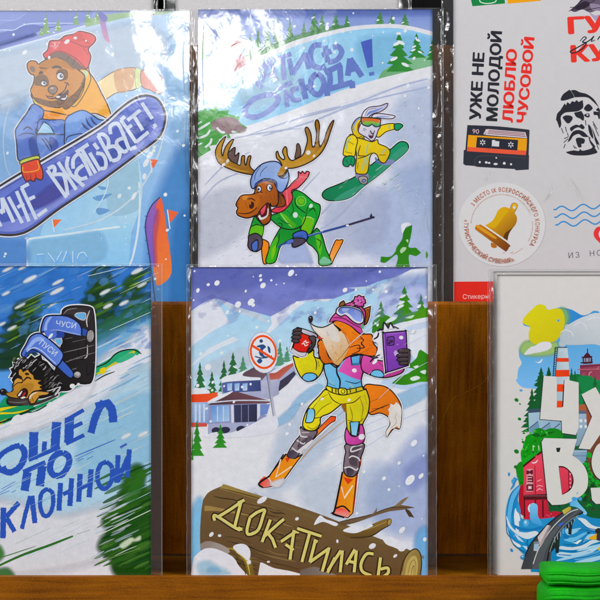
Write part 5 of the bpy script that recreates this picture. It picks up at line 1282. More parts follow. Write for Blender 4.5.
A.text('ЧУСИ', 236, 172, 36, '#c3d0ee', -8, .02, .98).text('ПУСИ', 122, 292, 38, '#c3d0ee', -38, .02, .92)
A.el(383, 498, 27, 24, '#8a8486', 0, 1.0, '#1a1718').f('365,490 385,478 400,490 390,505', '#bdb8b8').el(350, 574, 18, 16, '#e2e2e6').el(390, 562, 10, 10, '#e2e2e6')
# hedgehog spines
A.v(0, 355, 8.57)
rn = random.Random(3)
A.fo('105,215! 120,185! 88,190! 108,150! 95,120! 125,105! 120,70! 150,75! 160,40! 190,55! 210,15! 240,40! 270,5! 300,30! 350,0! 360,40! 400,60! 440,110! 480,160! 520,230! 540,290! 500,320 440,345 330,370 200,330', '#0e0c0d', '#181516', (150, 100, 420, 300), .8, '#141214', 3)
for k in range(110):
    u = rn.random(); x = rn.uniform(110, 500); y0 = 40 + max(0, (x - 250)) * .55; y = rn.uniform(y0, y0 + 200)
    if 140 < x < 370 and y > 150: continue
    A.l(f'{x:.0f},{y:.0f} {x+rn.uniform(10,20):.0f},{y-rn.uniform(14,30):.0f} {x+rn.uniform(24,44):.0f},{y-rn.uniform(22,44):.0f}', rn.uniform(.4, 1.0), rn.choice(('#5d5758', '#0b0a0b', '#8a8486', '#3d3839', '#c8c4c4')), .95)
A.l('520,270 440,300 400,310', 1.0, '#cfcccc', .7).l('520,240 420,280', .7, '#8a8486', .8)
A.f('60,375 90,360 240,370 250,425 160,430 70,425 55,400', '#332c2c', '#4a4140', (60, 380, 200, 420)).l('60,378 80,425 200,428', .9, '#110f0f').l('75,398 150,408 230,400', .8, '#7a7070').l('250,425 330,410 430,370 500,335', 2.2, '#3a3334', .3)
# face
A.fo('50,318 85,322 112,300 110,262 125,225 150,200 178,208 185,190 160,170 160,130 185,112! 200,140! 240,120! 262,150 290,175 300,205 372,215! 330,240 378,262! 345,275 378,292! 330,305 285,315 250,350 240,372 200,375 150,372 90,362 60,345', '#a97733', '#bb8a44', (80, 340, 280, 200), .9, '#1a1210')
A.f('125,225 150,200 182,212 180,238 150,250 130,262', '#c2924c').f('60,330 120,310 160,290 200,250 260,240 290,260 260,310 210,285 170,315 130,345 80,350', '#b5843e', None, None, .7)
A.l('110,275 150,240 190,235 195,210 160,195', .9, '#2a1a10').l('205,222 225,198 250,195 270,208', 1.3, '#2a1a10').l('215,165 230,160 250,168', 1.8, '#2a1a10').l('160,188 190,190', 1.2, '#2a1a10').l('230,170 232,185', .8, '#2a1a10')
A.fo('152,348 170,318 200,290 225,292 238,320 225,355 195,372 165,362', '#3a1416', None, None, .9, '#1a1010').f('155,345 185,308 192,312 170,350', '#dedcdc').f('195,340 215,318 222,330 205,352 190,365', '#96302f').f('175,368 205,355 220,362 200,374', '#dedcdc').l('145,345 170,318 205,286', .8, '#1a1010')
A.el(28, 315, 27, 25, '#231c1f', 0, .9, '#120f10').el(20, 305, 9, 6, '#8d858a', -30)
A.fo('245,385 250,350 285,318 330,308 380,312 430,318! 405,342 350,350 320,380 300,410 270,418 255,405', '#b07e3a', '#c08f4c', (260, 400, 330, 320), .9, '#1a1210').f('250,375 258,345 290,322 325,318 280,345 262,375', '#d8c4a8')
A.l('275,360 290,400', .8, '#4a3018').l('330,345 350,350', .8, '#4a3018').l('262,380 262,405', .7, '#4a3018')
A.l('470,345 500,310 520,270', 1.6, '#cfcdd0', .4)
A.build()
S2.build()
B.build()
sleeve(sh, (-94, 263.8, 162.5, 577), (-85, 266.2, 151, 577), (.0001, .0001, .0001), (0, 0, 0), seed=8, bead=.9)
# ---------------------------------------------------------------- the sheet of stickers (back row, right)
sh = Sheet(-0.0262, 0.0, ink=make_ink('print_stickers', .0006, 30, 4.4, mott=.3), soft=make_ink('print_stickers_soft', .0006, 30, 4.4, True, mott=.3))
stk = card_root(sh, 'sticker_sheet', 453.4, -60, 690, 320)
tag(stk, 'pale sheet of stickers with a cassette, a golden bell badge and a bearded face', 'sticker sheet')
B = Art(sh, 'printed_label')
B.p('453.4,-60 690,-60 690,320 453.4,320', '#d2d0d3', '#cccacd', (460, 0, 600, 280))
B.v(420, 230, 6).p('204,310 1700,300 1700,600 204,600', '#c8342e')
B.text('Стикеры', 255, 414, 27, '#e6c6c4', 1, .0, 1.0)
B.v(450, 0, 4).p('80,-60 84,0 90,25 220,14 214,-60', '#1d7a44').l('118,-10 122,8 150,14 180,8 186,-6', 1.0, '#cfe2d6', 0).p('225,-60 231,15 364,3 360,-60', '#dd9a2c')
B.build()
# slogan
A = Art(sh, 'printed_slogan').v(430, 0, 3.53)
A.fit('УЖЕ НЕ', 178, 424, 37, 236, '#2c2c34', 86.8, .068)
A.fit('МОЛОДОЙ', 236, 431, 36, 318, '#2c2c34', 86.9, .068)
A.fit('ЛЮБЛЮ', 291, 434, 34, 258, '#cf3a36', 86.6, .068)
A.fit('ЧУСОВОЙ', 340, 437, 33, 303, '#cf3a36', 84.7, .068)
A.build()
# cassette
A = Art(sh, 'printed_cassette').v(460, 120, 7.5)
A.f('55,38! 290,48 515,72! 522,78! 515,262! 518,265! 516,372! 420,378! 410,368! 130,352! 108,345! 40,340! 24,328! 28,226! 40,224!', '#2d2f38', '#34363f', (50, 40, 500, 370))
A.p('62,112 503,140 498,232 54,204', '#d5962c').p('54,202 498,230 494,264 52,234', '#d35a45')
A.p('128,128 436,150 430,228 120,206', '#2b2d36')
A.p('205,68 490,92 503,136 190,112', '#d9cfd4').l('180,108 200,70', 1.4, '#d9c3c8', 0)
for q in ('215,78 485,100', '210,88 490,112', '205,100 495,124'): A.l(q, .9, '#8d6470', 0)
A.text('90', 90, 100, 34, '#d6b9c4', -4, 0, 1.1)
for x, y in ((170, 168), (381, 185)):
    for k in range(3):
        a = math.radians(k * 60 + 30); A.l(f'{x-22*math.cos(a)},{y-22*math.sin(a)} {x+22*math.cos(a)},{y+22*math.sin(a)}', 1.0, '#dcdbe0', 0)
    A.el(x, y, 8, 8, '#2b2d36')
A.p('240,150 262,150 266,158 295,160 292,200 238,196', '#d8d7dc')
for x, y, r, rr in ((148, 316, 8, 8), (197, 318, 10, 9), (218, 322, 10, 7), (267, 330, 16, 8), (332, 325, 11, 10), (383, 332, 8, 8), (272, 284, 6, 6)): A.el(x, y, r, rr, '#dcdbe0')
A.l('115,348 150,270 495,285', .6, '#44464f', 0)
A.build()
# round badge with the bell
A = Art(sh, 'printed_bell_badge').v(450, 160, 5.45)
A.el(284, 353, 240, 231, '#bfbdc0', 0, n=48).el(282, 350, 237, 228, '#d9d8da', 0, n=48)
A.ring('3 МЕСТО IX ВСЕРОССИЙСКОГО КОНКУРСА', 282, 356, 183, 146, -36, 23, '#a85f42', .03)
A.ring('«ТУРИСТИЧЕСКИЙ СУВЕНИР»', 282, 356, 206, 171, 290, 23, '#a85f42', .03, True)
rn = random.Random(2)
for a0, a1 in ((176, 22), (8, -30), (-48, -70)):
    a = a0
    while a > a1:
        d = rn.uniform(1.2, 3.2); t0, t1 = math.radians(a), math.radians(a - d)
        A.l([(282 + 168 * math.cos(t0), 356 - 168 * math.sin(t0)), (282 + 168 * math.cos(t1), 356 - 168 * math.sin(t1))], rn.uniform(.5, .9), '#c69a86', 0, .8); a -= d + rn.uniform(.5, 1.2)
A.l('285,508 300,505', .6, '#c0907a', 0).l('330,508 345,500', .7, '#c0907a', 0)
A.fo('332,250 345,235 362,238 368,252 356,278 345,290 330,275', '#b98a22', '#d8a92e', (335, 285, 365, 240), .4, '#7a5614').el(350, 258, 8, 9, '#d9d8da')
A.f('278,262 300,256 330,268 352,290 365,315 358,350 330,385 318,410 312,445 308,456! 175,358! 205,350 232,330 250,300 262,275', '#d9a520', '#6b3d14', (230, 270, 365, 430))
A.f('262,275 290,262 320,275 300,300 270,340 240,370 205,352 232,330 250,300', '#e4b53c', None, None, .7).f('300,400 340,370 358,350 330,388 318,415 310,450 290,440', '#4f2c10', None, None, .6)
A.l('178,352 320,450', 1.6, '#dedcda', 0)
A.f('140,362 158,354 180,360 318,456 320,478 308,496 290,490 150,388 137,376', '#b06f1c', '#6b3b14', (150, 360, 310, 490)).f('145,365 160,358 250,420 235,425', '#dba046', None, None, .8)
A.f('225,450 250,462 255,475 240,480 225,472', '#a8651c')
A.build()
# bearded face, black stencil
A = Art(sh, 'printed_bearded_face').v(540, 80, 7.5)
k = '#2b2b33'
A.f('155,140! 175,105 222,72! 240,95 260,130! 200,150 160,155', k).f('230,78! 262,75 300,92 350,105 400,140 435,190! 440,205! 395,160 350,130 262,130! 245,100', k)
A.f('120,300! 128,255 150,230! 160,215! 185,175! 195,190! 205,165! 225,180! 240,158! 260,165! 275,150! 290,165! 320,150! 325,200 310,220 280,235 230,240 190,245 165,262 155,285 160,330 148,360 135,330! 128,310', k)
A.f('330,215 345,190 365,180 385,195 395,215 370,235 345,232', k).f('400,235! 450,240! 450,290! 440,292 430,265 405,262', k).f('440,205! 450,225! 450,240 420,225', k)
A.f('170,280 195,265 235,270 245,290 225,320 205,325 185,305', k).f('255,245! 310,232! 330,270 325,305 300,290 270,275', k).f('330,262 365,250 372,275 350,280', k).el(356, 262, 8, 6, '#d2d0d4')
A.f('225,360 255,340 275,335 295,340 312,330 335,355 320,370 290,355 260,365 235,385', k)
A.f('205,470! 225,420 250,385 290,375 330,390 358,425 320,425 290,405 250,420 230,450', k).f('270,440 300,432 335,445 330,475 310,480 312,500 290,505 275,475', k).f('195,540! 250,528 290,532 300,515! 320,530 380,515 400,500 425,530 425,548 350,565 260,565 210,552', k)
A.f('360,330! 380,350 395,400 400,440 380,420 365,380', k).f('385,350! 400,380 420,430 440,470 445,490! 420,470 405,420', k).f('365,430 385,460 415,500 400,505 375,470', k)
for q in ('160,360 175,400', '190,350 200,390', '180,440 215,425', '178,470 210,440', '178,510 190,480', '400,330 440,420', '395,310 430,370', '410,440 440,520', '250,490 262,515', '262,500 275,515', '205,395 212,420', '345,410 380,440', '340,300 345,340'): A.l(q, 1.2, k, .6)
A.build()
# red words with a bird over them
A = Art(sh, 'printed_red_words').v(450, 0, 4)
A.f('480,40! 510,15 550,-40! 640,-40! 640,50! 590,42 560,50 530,38 500,48', '#4a3f52', '#6b5f72', (500, 0, 600, 40)).f('500,30 540,5 560,20 520,40', '#2e2734').f('560,15 600,20 600,38 570,40', '#8d8198').f('555,48 580,62 600,60 600,95 580,80', '#a79db8')
for q in ('475,45 520,25', '490,35 540,-10', '530,30 580,0', '545,40 600,30', '480,30 500,28'): A.l(q, 1.2, '#241e2a', .7)
A.fit('ГУ', 468, 135, 62, 150, '#d23f38', 3, .075)
A.fit('КУ', 480, 248, 62, 150, '#d23f38', 3, .075)
A.l('520,165 535,148 545,152 530,168 545,172 530,195 495,212 482,205 510,190 560,160 575,145 565,165 580,160', 1.0, '#2a2a32', .5).l('590,160 600,146 612,150', 1.0, '#2a2a32', .5)
A.build()
# waves, pin and words
A = Art(sh, 'printed_waves').v(540, 180, 6)
for y in (0, 46, 92):
    A.l([(80 + i * 8 + y * .12, 178 + y - i * .7 - 16 * math.sin(max(i - 2, 0) * .39)) for i in range(60)], 1.4, '#4285bd', 0)
A.f('375,278 340,285 322,315 328,345 360,380 400,430 440,380 470,340 465,300 430,280', '#cf3f42').el(390, 325, 38, 38, '#dddbe0')
A.text('ИЗ', 168, 470, 33, '#5b5a66', 4, -.008, 1.0, 1.35).text('НО', 296, 458, 33, '#5b5a66', 4, -.008, 1.0, 1.35)
A.build()
sleeve(sh, (441.5, -66, 700, 320), (453.4, -60, 690, 320), (.00035, .0001, .0002), (0, 0, 0), seed=12)
for q, w in (([(551, 182), (552, 192), (547, 200)], .9), ([(566, 176), (574, 188), (579, 200)], 1.0), ([(492, 130), (494, 140), (490, 150)], 1.0), ([(488, 168), (490, 174), (489, 180)], 1.0)):
    crease(sh, q, w, .0003)
# ---------------------------------------------------------------- the town postcards (front row, right): one in front, one close behind
town_ink = make_ink('print_town', .0003, 26, 12.3, mott=.35); town_soft = make_ink('print_town_soft', .0003, 26, 12.3, True, mott=.35)
sh = Sheet(-0.0030, -0.03, ink=town_ink, soft=town_soft)
back = card_root(sh, 'postcard', 493.6, 271.2, 730, 577)
tag(back, 'white postcard whose top and left edges peek out behind the town postcard', 'postcard', 'white town postcards')
B = Art(sh, 'printed_border'); B.p('493.6,271.2 730,271.2 730,577 493.6,577', '#d5d2d0'); B.build()
sleeve(sh, (487.4, 268.6, 738, 577), (493.6, 271.2, 730, 577), (.0005, .0002, .0002), (1, 0, 0), seed=21)
sh = Sheet(0.0004, -0.03, ink=town_ink, soft=town_soft)
town = card_root(sh, 'postcard', 497.2, 274.6, 734, 577)
tag(town, 'white postcard with big letters made of chimney, pines, pink building and river', 'postcard', 'white town postcards')
B = Art(sh, 'printed_border')
B.p('497.2,274.6 734,274.6 734,577 497.2,577', '#dad7d5', '#d2cfce', (520, 290, 600, 560)); B.build()
S_ = Art(sh, 'printed_sky').v(500, 290, 6)
S_.f('140,210 145,170 190,120 230,90 270,95 290,118 360,105 430,118 490,150 530,145 560,125 590,128 595,138 560,140 525,158 650,165! 900,150! 900,600! 330,600 190,590 120,570 105,520 112,470 130,440 115,400 115,360 140,320 175,300 172,260 180,225', '#4f93c8', '#79b0dc', (300, 250, 250, 600))
S_.f('360,110 430,120 490,152 530,150 500,185 420,230 380,240 385,170', '#3f86c0', '#3a7cbc', (380, 150, 520, 150))
S_.soft('360,112 400,118 415,170 395,215 375,235 380,170', '#7fb07c', 4, .9)
S_.soft('120,350 150,310 200,310 250,330 330,310 350,335 330,380 260,395 180,395 135,385', '#9cbc74', 4, .9)
S_.f('138,200 145,165 190,118 228,88 268,92 285,118 330,110 365,115 385,150 388,200 375,250 340,300 290,318 230,330 180,305 172,262 180,222', '#cdc427', '#c2b61f', (180, 120, 330, 310))
S_.f('145,388 180,345 210,335 250,312 300,315 308,345 270,365 210,378', '#dedde2').l('210,380 270,368 306,348', .7, '#b3c0ae')
S_.f('210,428 230,432 255,412 250,430 235,440 220,435', '#dcdde2').el(350, 183, 10, 8, '#7fb0d8', 0).el(350, 183, 6, 5, '#5a8cc0')
for x, y, rx, ry in ((375, 322, 22, 20), (400, 285, 42, 42), (480, 240, 52, 50), (560, 215, 70, 60), (640, 220, 70, 60), (450, 290, 60, 40), (540, 270, 80, 52), (620, 270, 80, 55), (405, 220, 18, 15)): S_.el(x, y, rx, ry, '#b5bfc8')
S_.f('380,240 440,190 540,150 650,165 650,330 560,325 470,330 380,320', '#b5bfc8', '#cfd4d9', (450, 320, 520, 170))
for q in ('362,255 395,240 430,255 440,280', '440,215 475,195 510,210 520,240', '520,180 570,165 620,175'): S_.l(q, .9, '#dfe2e6', .5)
S_.v(0, 0, 1).el(521, 390.5, 1.6, 1.2, '#5a93c8').f('516,380 522,378 535,383 532,388 522,387', '#79aede')
S_.build()
# forest, church, works
A = Art(sh, 'printed_townscape').v(540, 340, 10)
A.p('400,250 640,235 640,420 400,420', '#7a3346', '#94475a', (400, 250, 640, 400)).l('375,295 640,290', 1.0, '#a8606e', 0).l('400,265 640,250', .7, '#5c2234', 0)
A.f('425,190! 445,150 470,125! 480,125! 500,150 525,190! 520,235! 430,240!', '#4a1c2c').p('438,180 508,178 505,222 440,226', '#8d93a8').l('475,85 475,130', .8, '#4a1c2c', 0).l('455,180 455,224', .6, '#4a1c2c', 0).l('490,180 490,222', .6, '#4a1c2c', 0).p('405,222 530,216 530,228 405,234', '#3d1622').p('415,168 525,160 520,178 420,182', '#3d1622')
A.f('415,360 430,325 445,320 450,350', '#8d4a5c').l('490,360 495,330 520,318', 1.0, '#c48a98').l('570,290 590,265', 1.0, '#c48a98')
A.v(0, 0, 1)
A.f('536,452! 538,395! 540,380! 560,378! 577,374 585,377 600,380 640,372! 640,530! 560,540 545,500', '#1d6b3c', '#145230', (560, 380, 560, 470))
A.f('578,378 590,376 600,380 640,370! 640,400! 590,398', '#237a48')
for x, y0, y1, w in ((571.5, 367.5, 388, 4), (575, 370, 388, 4), (595, 375, 400, 5), (541, 367, 385, 7), (548.5, 366.5, 382, 5)): A.tree(x, y0, y1, w, '#12522c', '#1c6a38', 0, 5, 8)
A.tree(541, 367, 432, 21, '#0f4a28', '#176034', 0, 10, 14); A.tree(549, 367, 440, 20, '#0d4424', '#15592f', 0, 9, 15); A.tree(532, 388, 428, 11, '#0f4a28', '#176034', 0, 7, 16)
A.v(500, 380, 6)
# chimney
A.v(540, 340, 10)
A.f('205,75! 275,80! 285,180! 295,380! 300,800! 160,800! 150,380! 165,180! 180,80!', '#a9bdca', '#c3d0d8', (165, 200, 290, 200))
for q in ('162,180 286,180 288,218 160,218', '152,300 292,298 294,365 150,368', '170,450 300,448 300,518 168,518', '170,605 300,602 300,680 168,680'): A.p(q, '#d9492a', '#c8402a', (160, 200, 290, 200))
A.l('150,75 270,72', .7, '#2a3a4a', 0).l('152,75 128,390', .7, '#22303f', 0).l('178,75 150,390', .5, '#22303f', 0)
for i in range(14): A.l(f'{150-i*1.7},{90+i*22} {172-i*1.7},{90+i*22}', .5, '#22303f', 0)
A.l('235,480 225,600', .8, '#22303f', 0)
for q in ('190,110 250,105 240,150', '195,240 255,235 240,280'): A.l(q, 1.0, '#c8d4da', .4)
# grey works
A.v(540, 390, 10)
A.p('385,235 470,235 470,470 380,560 360,560', '#9db3c6', '#7f97ae', (390, 240, 470, 500)).p('385,140 470,145 470,210 385,205', '#a05a3e').p('385,205 470,205 470,238 385,238', '#5a6478')
for x in (395, 445):
    for y in (292, 350): A.p(f'{x},{y} {x+28},{y} {x+28},{y+30} {x},{y+30}', '#dfe4e8')
A.p('460,150 530,260 520,300 470,390 462,240', '#8a4a38').f('480,40 440,110 400,150 395,40', '#1d7a48').p('540,600 600,400 700,300 700,700', '#7d4636', '#6b3a2e', (560, 450, 600, 600))
A.v(500, 380, 6)
A.p('170,190 250,190 370,255 370,330 175,330', '#a9c2d4', '#86a3bb', (180, 200, 360, 320)).p('175,290 230,250 240,300 180,325', '#6f8faa').p('240,300 300,255 310,310', '#7d9bb4').l('175,290 228,248', .6, '#2c4258', 0).l('240,300 300,255', .6, '#2c4258', 0).l('310,300 360,262', .6, '#2c4258', 0).p('170,175 250,170 250,192 170,198', '#3c4c62')
A.p('440,420 522,420 522,500 440,500', '#8fa9c0', '#7592ae', (440, 420, 520, 500)).l('440,455 522,455', .7, '#5a7690', 0).l('440,430 522,428', .5, '#b9cad8', 0)
# bushes
A.f('150,360 165,330 200,320 205,298 240,288 268,300 300,290 340,292 370,310 372,350 260,360 250,440 200,470 140,520 128,480 125,430 140,400', '#1a7a2a', '#2f9a36', (240, 300, 160, 460)).f('150,360 200,330 240,350 245,400 200,430 150,470 130,450', '#2e9a30', None, None, .7)
for q in ('200,390 198,430', '230,385 235,425', '195,400 210,398'): A.l(q, 1.2, '#b9d8b0', .3)
for q in ('190,330 230,320', '270,320 330,310', '160,400 200,370'): A.f(q + ' 240,345', '#0f5c22', None, None, .7)
A.v(540, 440, 10)
A.f('470,110! 520,130 520,250 560,350 620,400 700,420! 700,620! 420,620! 440,540 480,400 460,260', '#1c6e30', '#0f4d26', (480, 150, 480, 560))
A.p('480,40 560,-20 600,20 540,90 515,170 530,300 580,380 560,400 500,300 470,180', '#6e4232')
for x, y, r in ((492, 150, 24), (465, 240, 24), (500, 350, 28), (575, 430, 26), (530, 400, 16), (600, 480, 24), (440, 560, 20), (490, 290, 12)): A.el(x, y, r, r * 1.3, '#2f9a3a', -20, n=12)
for x, y in ((470, 500), (520, 470), (560, 540), (450, 590)): A.el(x, y, 22, 30, '#0c3f20', 20, n=10)
rn = random.Random(11); A.v(0, 0, 1)
for k in range(90):
    x, y = rn.uniform(526, 600), rn.uniform(386, 452)
    A.el(x, y, rn.uniform(.5, 1.6), rn.uniform(.4, 1.0), rn.choice(('#0c4522', '#17602f', '#1f7a3c', '#0f5128')), rn.uniform(-60, 60), n=9) if (x > 578 and y < 402) else None
for k in range(70): 
    x, y = rn.uniform(522, 548), rn.uniform(430, 466)
    if (x - 522) + (466 - y) * .2 > 4: A.el(x, y, rn.uniform(.6, 1.6), rn.uniform(.5, 1.1), rn.choice(('#1a7a2a', '#3aa63c', '#136424', '#55b04c')), rn.uniform(-60, 60), n=9)
for k in range(80):
    A.el(rn.uniform(584, 600), rn.uniform(455, 510), rn.uniform(.5, 1.5), rn.uniform(.4, 1.0), rn.choice(('#0c4020', '#2f9a3a', '#17602f', '#4a2c20')), rn.uniform(-60, 60), n=9)
# pink building
A.v(500, 380, 6)
A.f('135,520! 250,430! 262,470! 275,740! 150,740! 145,560!', '#d4485a', '#c23a4e', (180, 480, 240, 700)).l('135,520 250,430', 1.4, '#3a1018', 0).l('207,470 212,640', .8, '#8a2436', 0).f('190,492 215,492 235,475 225,498 205,502', '#e8dfe4')
A.v(495, 460, 10)
A.f('280,70! 420,-50! 480,-10! 490,120! 520,380! 285,380! 285,200!', '#d34a5c', '#bf3a4c', (300, 100, 480, 380)).l('280,70 400,-30', 1.0, '#3a1018', 0)
A.p('240,195 285,205 285,560 238,525', '#a3182e').p('282,365 520,345 540,520 600,510 700,530 700,640 285,590', '#c03246', '#a82838', (300, 400, 500, 600)).p('280,350 515,340 520,395 285,400', '#4e101c')
for i in range(12): A.el(290 + i * 20, 358 + (i % 2), 4, 4, '#c8a0a8', n=8)
for x in (285, 395, 470): A.p(f'{x},400 {x+16},398 {x+18},575 {x+2},575', '#5c1220')
A.p('395,60 402,60 410,340 400,340', '#8a2436')
A.p('318,92 375,88 382,315 312,318', '#dba0a8', None, None, .9)
A.l('322,105 370,140', 1.2, '#5a1a2c', 0).l('370,102 322,142', 1.2, '#5a1a2c', 0).l('322,122 372,122', .9, '#5a1a2c', 0).l('320,105 320,142', .9, '#5a1a2c', 0).l('372,102 372,142', .9, '#5a1a2c', 0)
A.l('322,165 375,165', .9, '#5a1a2c', 0).l('325,190 372,190', 1.3, '#5a1a2c', 0).l('375,168 375,225', .9, '#5a1a2c', 0).l('322,215 374,215', .9, '#5a1a2c', 0)
A.l('322,250 375,250 375,300 322,300 322,250', 1.3, '#5a1a2c', 0, 1, False).p('340,268 358,268 358,285 340,285', '#e6dcdf')
for q in ('420,215 440,205 465,195', '415,270 440,255 480,265', '415,310 440,290 480,300', '430,290 450,280'): A.l(q, 1.0, '#e79aa4', .4)
A.f('365,25 400,20 430,-5 415,25 385,35', '#e8dfe4')
for x, y in ((540, 560), (560, 540), (520, 550), (580, 570)): A.el(x, y, 6, 4, '#e08a92', n=8)
A.v(0, 0, 1)
A.f('516,468 522,462 524,480 520,485', '#17802a')
for x, y, r in ((516, 467, 2.2), (522, 483, 1.8), (516.5, 451.5, 2.6), (516.5, 400, 2.2), (520, 404, 1), (519.5, 419, 1.8), (523, 442, 1.4)): A.el(x, y, r, r * .8, '#1d6e2a', 30, n=12)
for x, y, r in ((509, 474, 1.6), (514.5, 479, 1.9), (517, 476, .8), (509, 475, 1.3)): A.el(x, y, r * .8, r, '#4386bd', 0, n=12)
A.build()
# river
A = Art(sh, 'printed_river').v(490, 470, 4.615)
A.f('130,70! 100,100 80,150 72,220 85,290 110,340 150,385 180,410 190,470! 700,480! 700,215! 560,225 470,220 420,200 350,210 240,225 150,225 140,180 125,120', '#3c8fc2', '#2a78b0', (150, 120, 400, 420))
A.v(495, 460, 10)
for q, c in (('250,250 190,290 140,400 115,540 115,700 150,700 160,560 190,420 230,330', '#5fa8d8'), ('240,300 200,400 175,520 170,620 200,700 210,560 225,420', '#2e80ba'), ('205,480 190,560 200,660 230,760 240,640 225,560', '#d9e2ea'), ('235,180 165,200 180,255 150,300 190,270 210,215', '#4a97cc')): A.f(q, c)
for q in ('250,250 170,330 130,460 115,600', '230,330 190,420 165,560', '212,190 180,250 155,298'): A.l(q, .7, '#1d5c94', .3)
A.v(495, 510, 10)
for q, c in (('115,60 130,150 200,230 320,290 430,240 400,210 300,225 200,200 150,140', '#d6dfe8'), ('120,170 125,220 140,260 150,230', '#dfe6ec'), ('160,270 175,320 230,370 260,360 210,310 190,260', '#dbe3ea'), ('195,240 240,270 310,350 320,400 260,340', '#b9d2e4'), ('120,100 140,200 220,290 330,330 440,270 440,300 330,360 220,330 140,250', '#2e80ba'), ('200,10 215,90 250,110 240,40', '#e0e6ec'), ('160,130 250,170 360,185 470,160 470,185 370,210 240,200', '#2372ac')): A.f(q, c)
for q in ('150,270 200,360 310,430', '115,100 120,220 150,270', '330,290 320,340 360,370'): A.l(q, .7, '#1d4f80', .3)
A.el(310, 130, 30, 36, '#5a9fd0').el(305, 122, 14, 18, '#a9cfe6').f('350,20 340,-20 355,-60 390,-70 425,-40 430,60 470,130 460,155 380,130 350,80', '#4a95cc', '#7fb8e0', (380, 140, 380, -50)).l('345,20 335,-20 350,-55', 1.4, '#dce6ee', .3)
A.el(166, 403, 14, 20, '#3a80b4', -30).el(284, 475, 32, 24, '#3a80b4', 10).el(275, 466, 10, 7, '#a9cfe6').el(290, 575, 12, 20, '#3a80b4')
A.v(545, 500, 10)
A.f('330,180 400,190 470,250 560,270 700,250 700,300 560,310 440,290 370,230', '#d3dde6').f('250,60! 240,10 270,-30 320,-20 330,20 400,100 420,135 390,145 330,80', '#5aa3d6', '#86bde4', (250, 0, 400, 130)).l('250,50 250,-10 280,-40', 1.0, '#2b6ba4')
for q, c in (('160,460 250,470 380,440 470,400 550,410 470,440 390,480 270,500 150,490', '#cfdbe6'), ('190,400 260,420 320,400 420,330 380,330 300,370 220,380', '#6fb2da'), ('150,520 280,530 420,500 560,440 560,470 420,540 250,570 120,560', '#b9d6e8'), ('200,300 280,290 360,280 300,330 230,350', '#8fc2e2'), ('300,560 420,540 560,500 560,530 400,590 300,600', '#5aa0ce'), ('430,350 500,340 560,360 500,380 420,400 380,420', '#9cc8e4'), ('180,350 200,390 250,370 210,340', '#1f6fa8')): A.f(q, c)
for q in ('150,505 300,515 450,470 560,425', '180,440 300,445 420,390', '330,300 420,300 560,330', '130,545 300,552 450,510', '230,585 400,570 560,520', '340,200 430,280 560,300', '260,470 360,450 440,410'): A.l(q, 1.0, '#1a639c', .5)
A.f('265,420 300,425 340,400 368,402 330,435 315,440', '#e3e8ec').f('440,375 500,345 520,330 530,370 500,395 445,390', '#d5a02c').f('500,300 545,280 560,330 520,340', '#2f2c2e').f('420,325 445,315 450,330 430,335', '#2a3a50').f('520,340 560,330 560,400 520,400', '#3a3634').f('530,480 550,470 550,500 535,500', '#c9b040')
A.v(0, 0, 1)
for x, y, w_, h_ in ((590, 560, 26, 2.2), (575, 556, 20, 1.6), (592, 547, 16, 1.4)): A.el(x, y, w_, h_, '#a5cbe4', -14, n=18)
A.build()
# bridge
A = Art(sh, 'printed_bridge').v(545, 500, 10)
A.f('385,118! 330,85 260,90 170,130 90,190 10,260 -80,360 -150,450 -200,560 -240,690! 60,690! 60,560 90,440 150,320 220,240 310,170', '#3e4248', '#4c5056', (0, 400, 100, 450))
A.f('-130,690! -100,560 -20,420 60,320 130,250 220,180 330,100 345,105! 250,190 160,270 90,360 20,480 -20,600 -30,690!', '#565a60')
A.l('330,92 250,120 160,190 80,270 0,380 -70,500 -120,640', .9, '#d0d2d4', 0).l('380,122 280,180 180,260 100,370 50,480 20,620', 1.4, '#23262a', 0).l('340,150 250,200 150,300 90,400 45,520', .6, '#9aa0a4', .2)
A.l('260,88 170,130 90,190 10,260 -80,360 -150,450 -200,560', 1.0, '#202327', .1)
A.f('190,270! 290,190 275,240 262,350! 235,340! 210,290', '#24282d').f('80,430! 150,320 150,360 135,530! 105,530! 100,480 60,520', '#24282d').f('210,300! 230,280 232,330', '#9fc6de')
for i in range(9): A.l(f'{320-i*28},{160+i*26} {322-i*28},{185+i*30}', .5, '#b9c6cc', 0)
A.v(495, 510, 10)
A.f('520,150! 560,160! 480,330! 455,370! 440,340! 425,270!', '#b9abae', '#8d8388', (440, 250, 540, 250)).f('425,270! 520,150! 545,152! 470,290! 450,330!', '#cfc4c6').p('390,340 440,335 435,400 385,395', '#9fb7cc').p('388,318 445,312 440,338 388,342', '#7d8698').p('385,395 436,400 432,412 386,406', '#c9c4c8')
A.v(545, 500, 10).p('130,245 180,222 195,235 145,265', '#3a5fc0').p('170,105 240,65 262,75 258,100 190,145', '#c6b45c', '#a8964a', (180, 100, 250, 120)).l('150,75 140,45 155,20', 1.0, '#23262a')
A.build()
# the big letters
A = Art(sh, 'printed_lettering')
wl = '#d9d6d4'
def big(v, q, dx=-.7, dy=.6):
    A.v(*v); P = A.parse(q, True, True)
    A.raw([(x + dx, y + dy) for x, y in P], '#26202a'); A.raw(P, wl)
A.v(500, 380, 6)
big((500, 380, 6), '262,-25! 340,-20! 342,165! 375,165! 386,20! 388,-5! 472,15! 472,285! 455,330! 372,318! 370,245! 240,235!')
A.p('344,25 386,25 384,70 342,70', '#d9492a').p('342,70 382,70 380,125 342,125', '#a9bdca').p('342,125 378,125 374,165 340,165', '#d9492a').l('382,30 376,160', .9, '#2a3038', 0)
big((540, 390, 10), '415,45! 555,-30! 640,120! 760,-40! 900,0! 500,595! 385,585! 520,268!')
big((540, 440, 10), '15,20! 40,-20! 370,-10! 325,155! 400,210 455,285 480,380 470,480 420,550 350,590 250,640 120,650! 75,600!', -.9, .5)
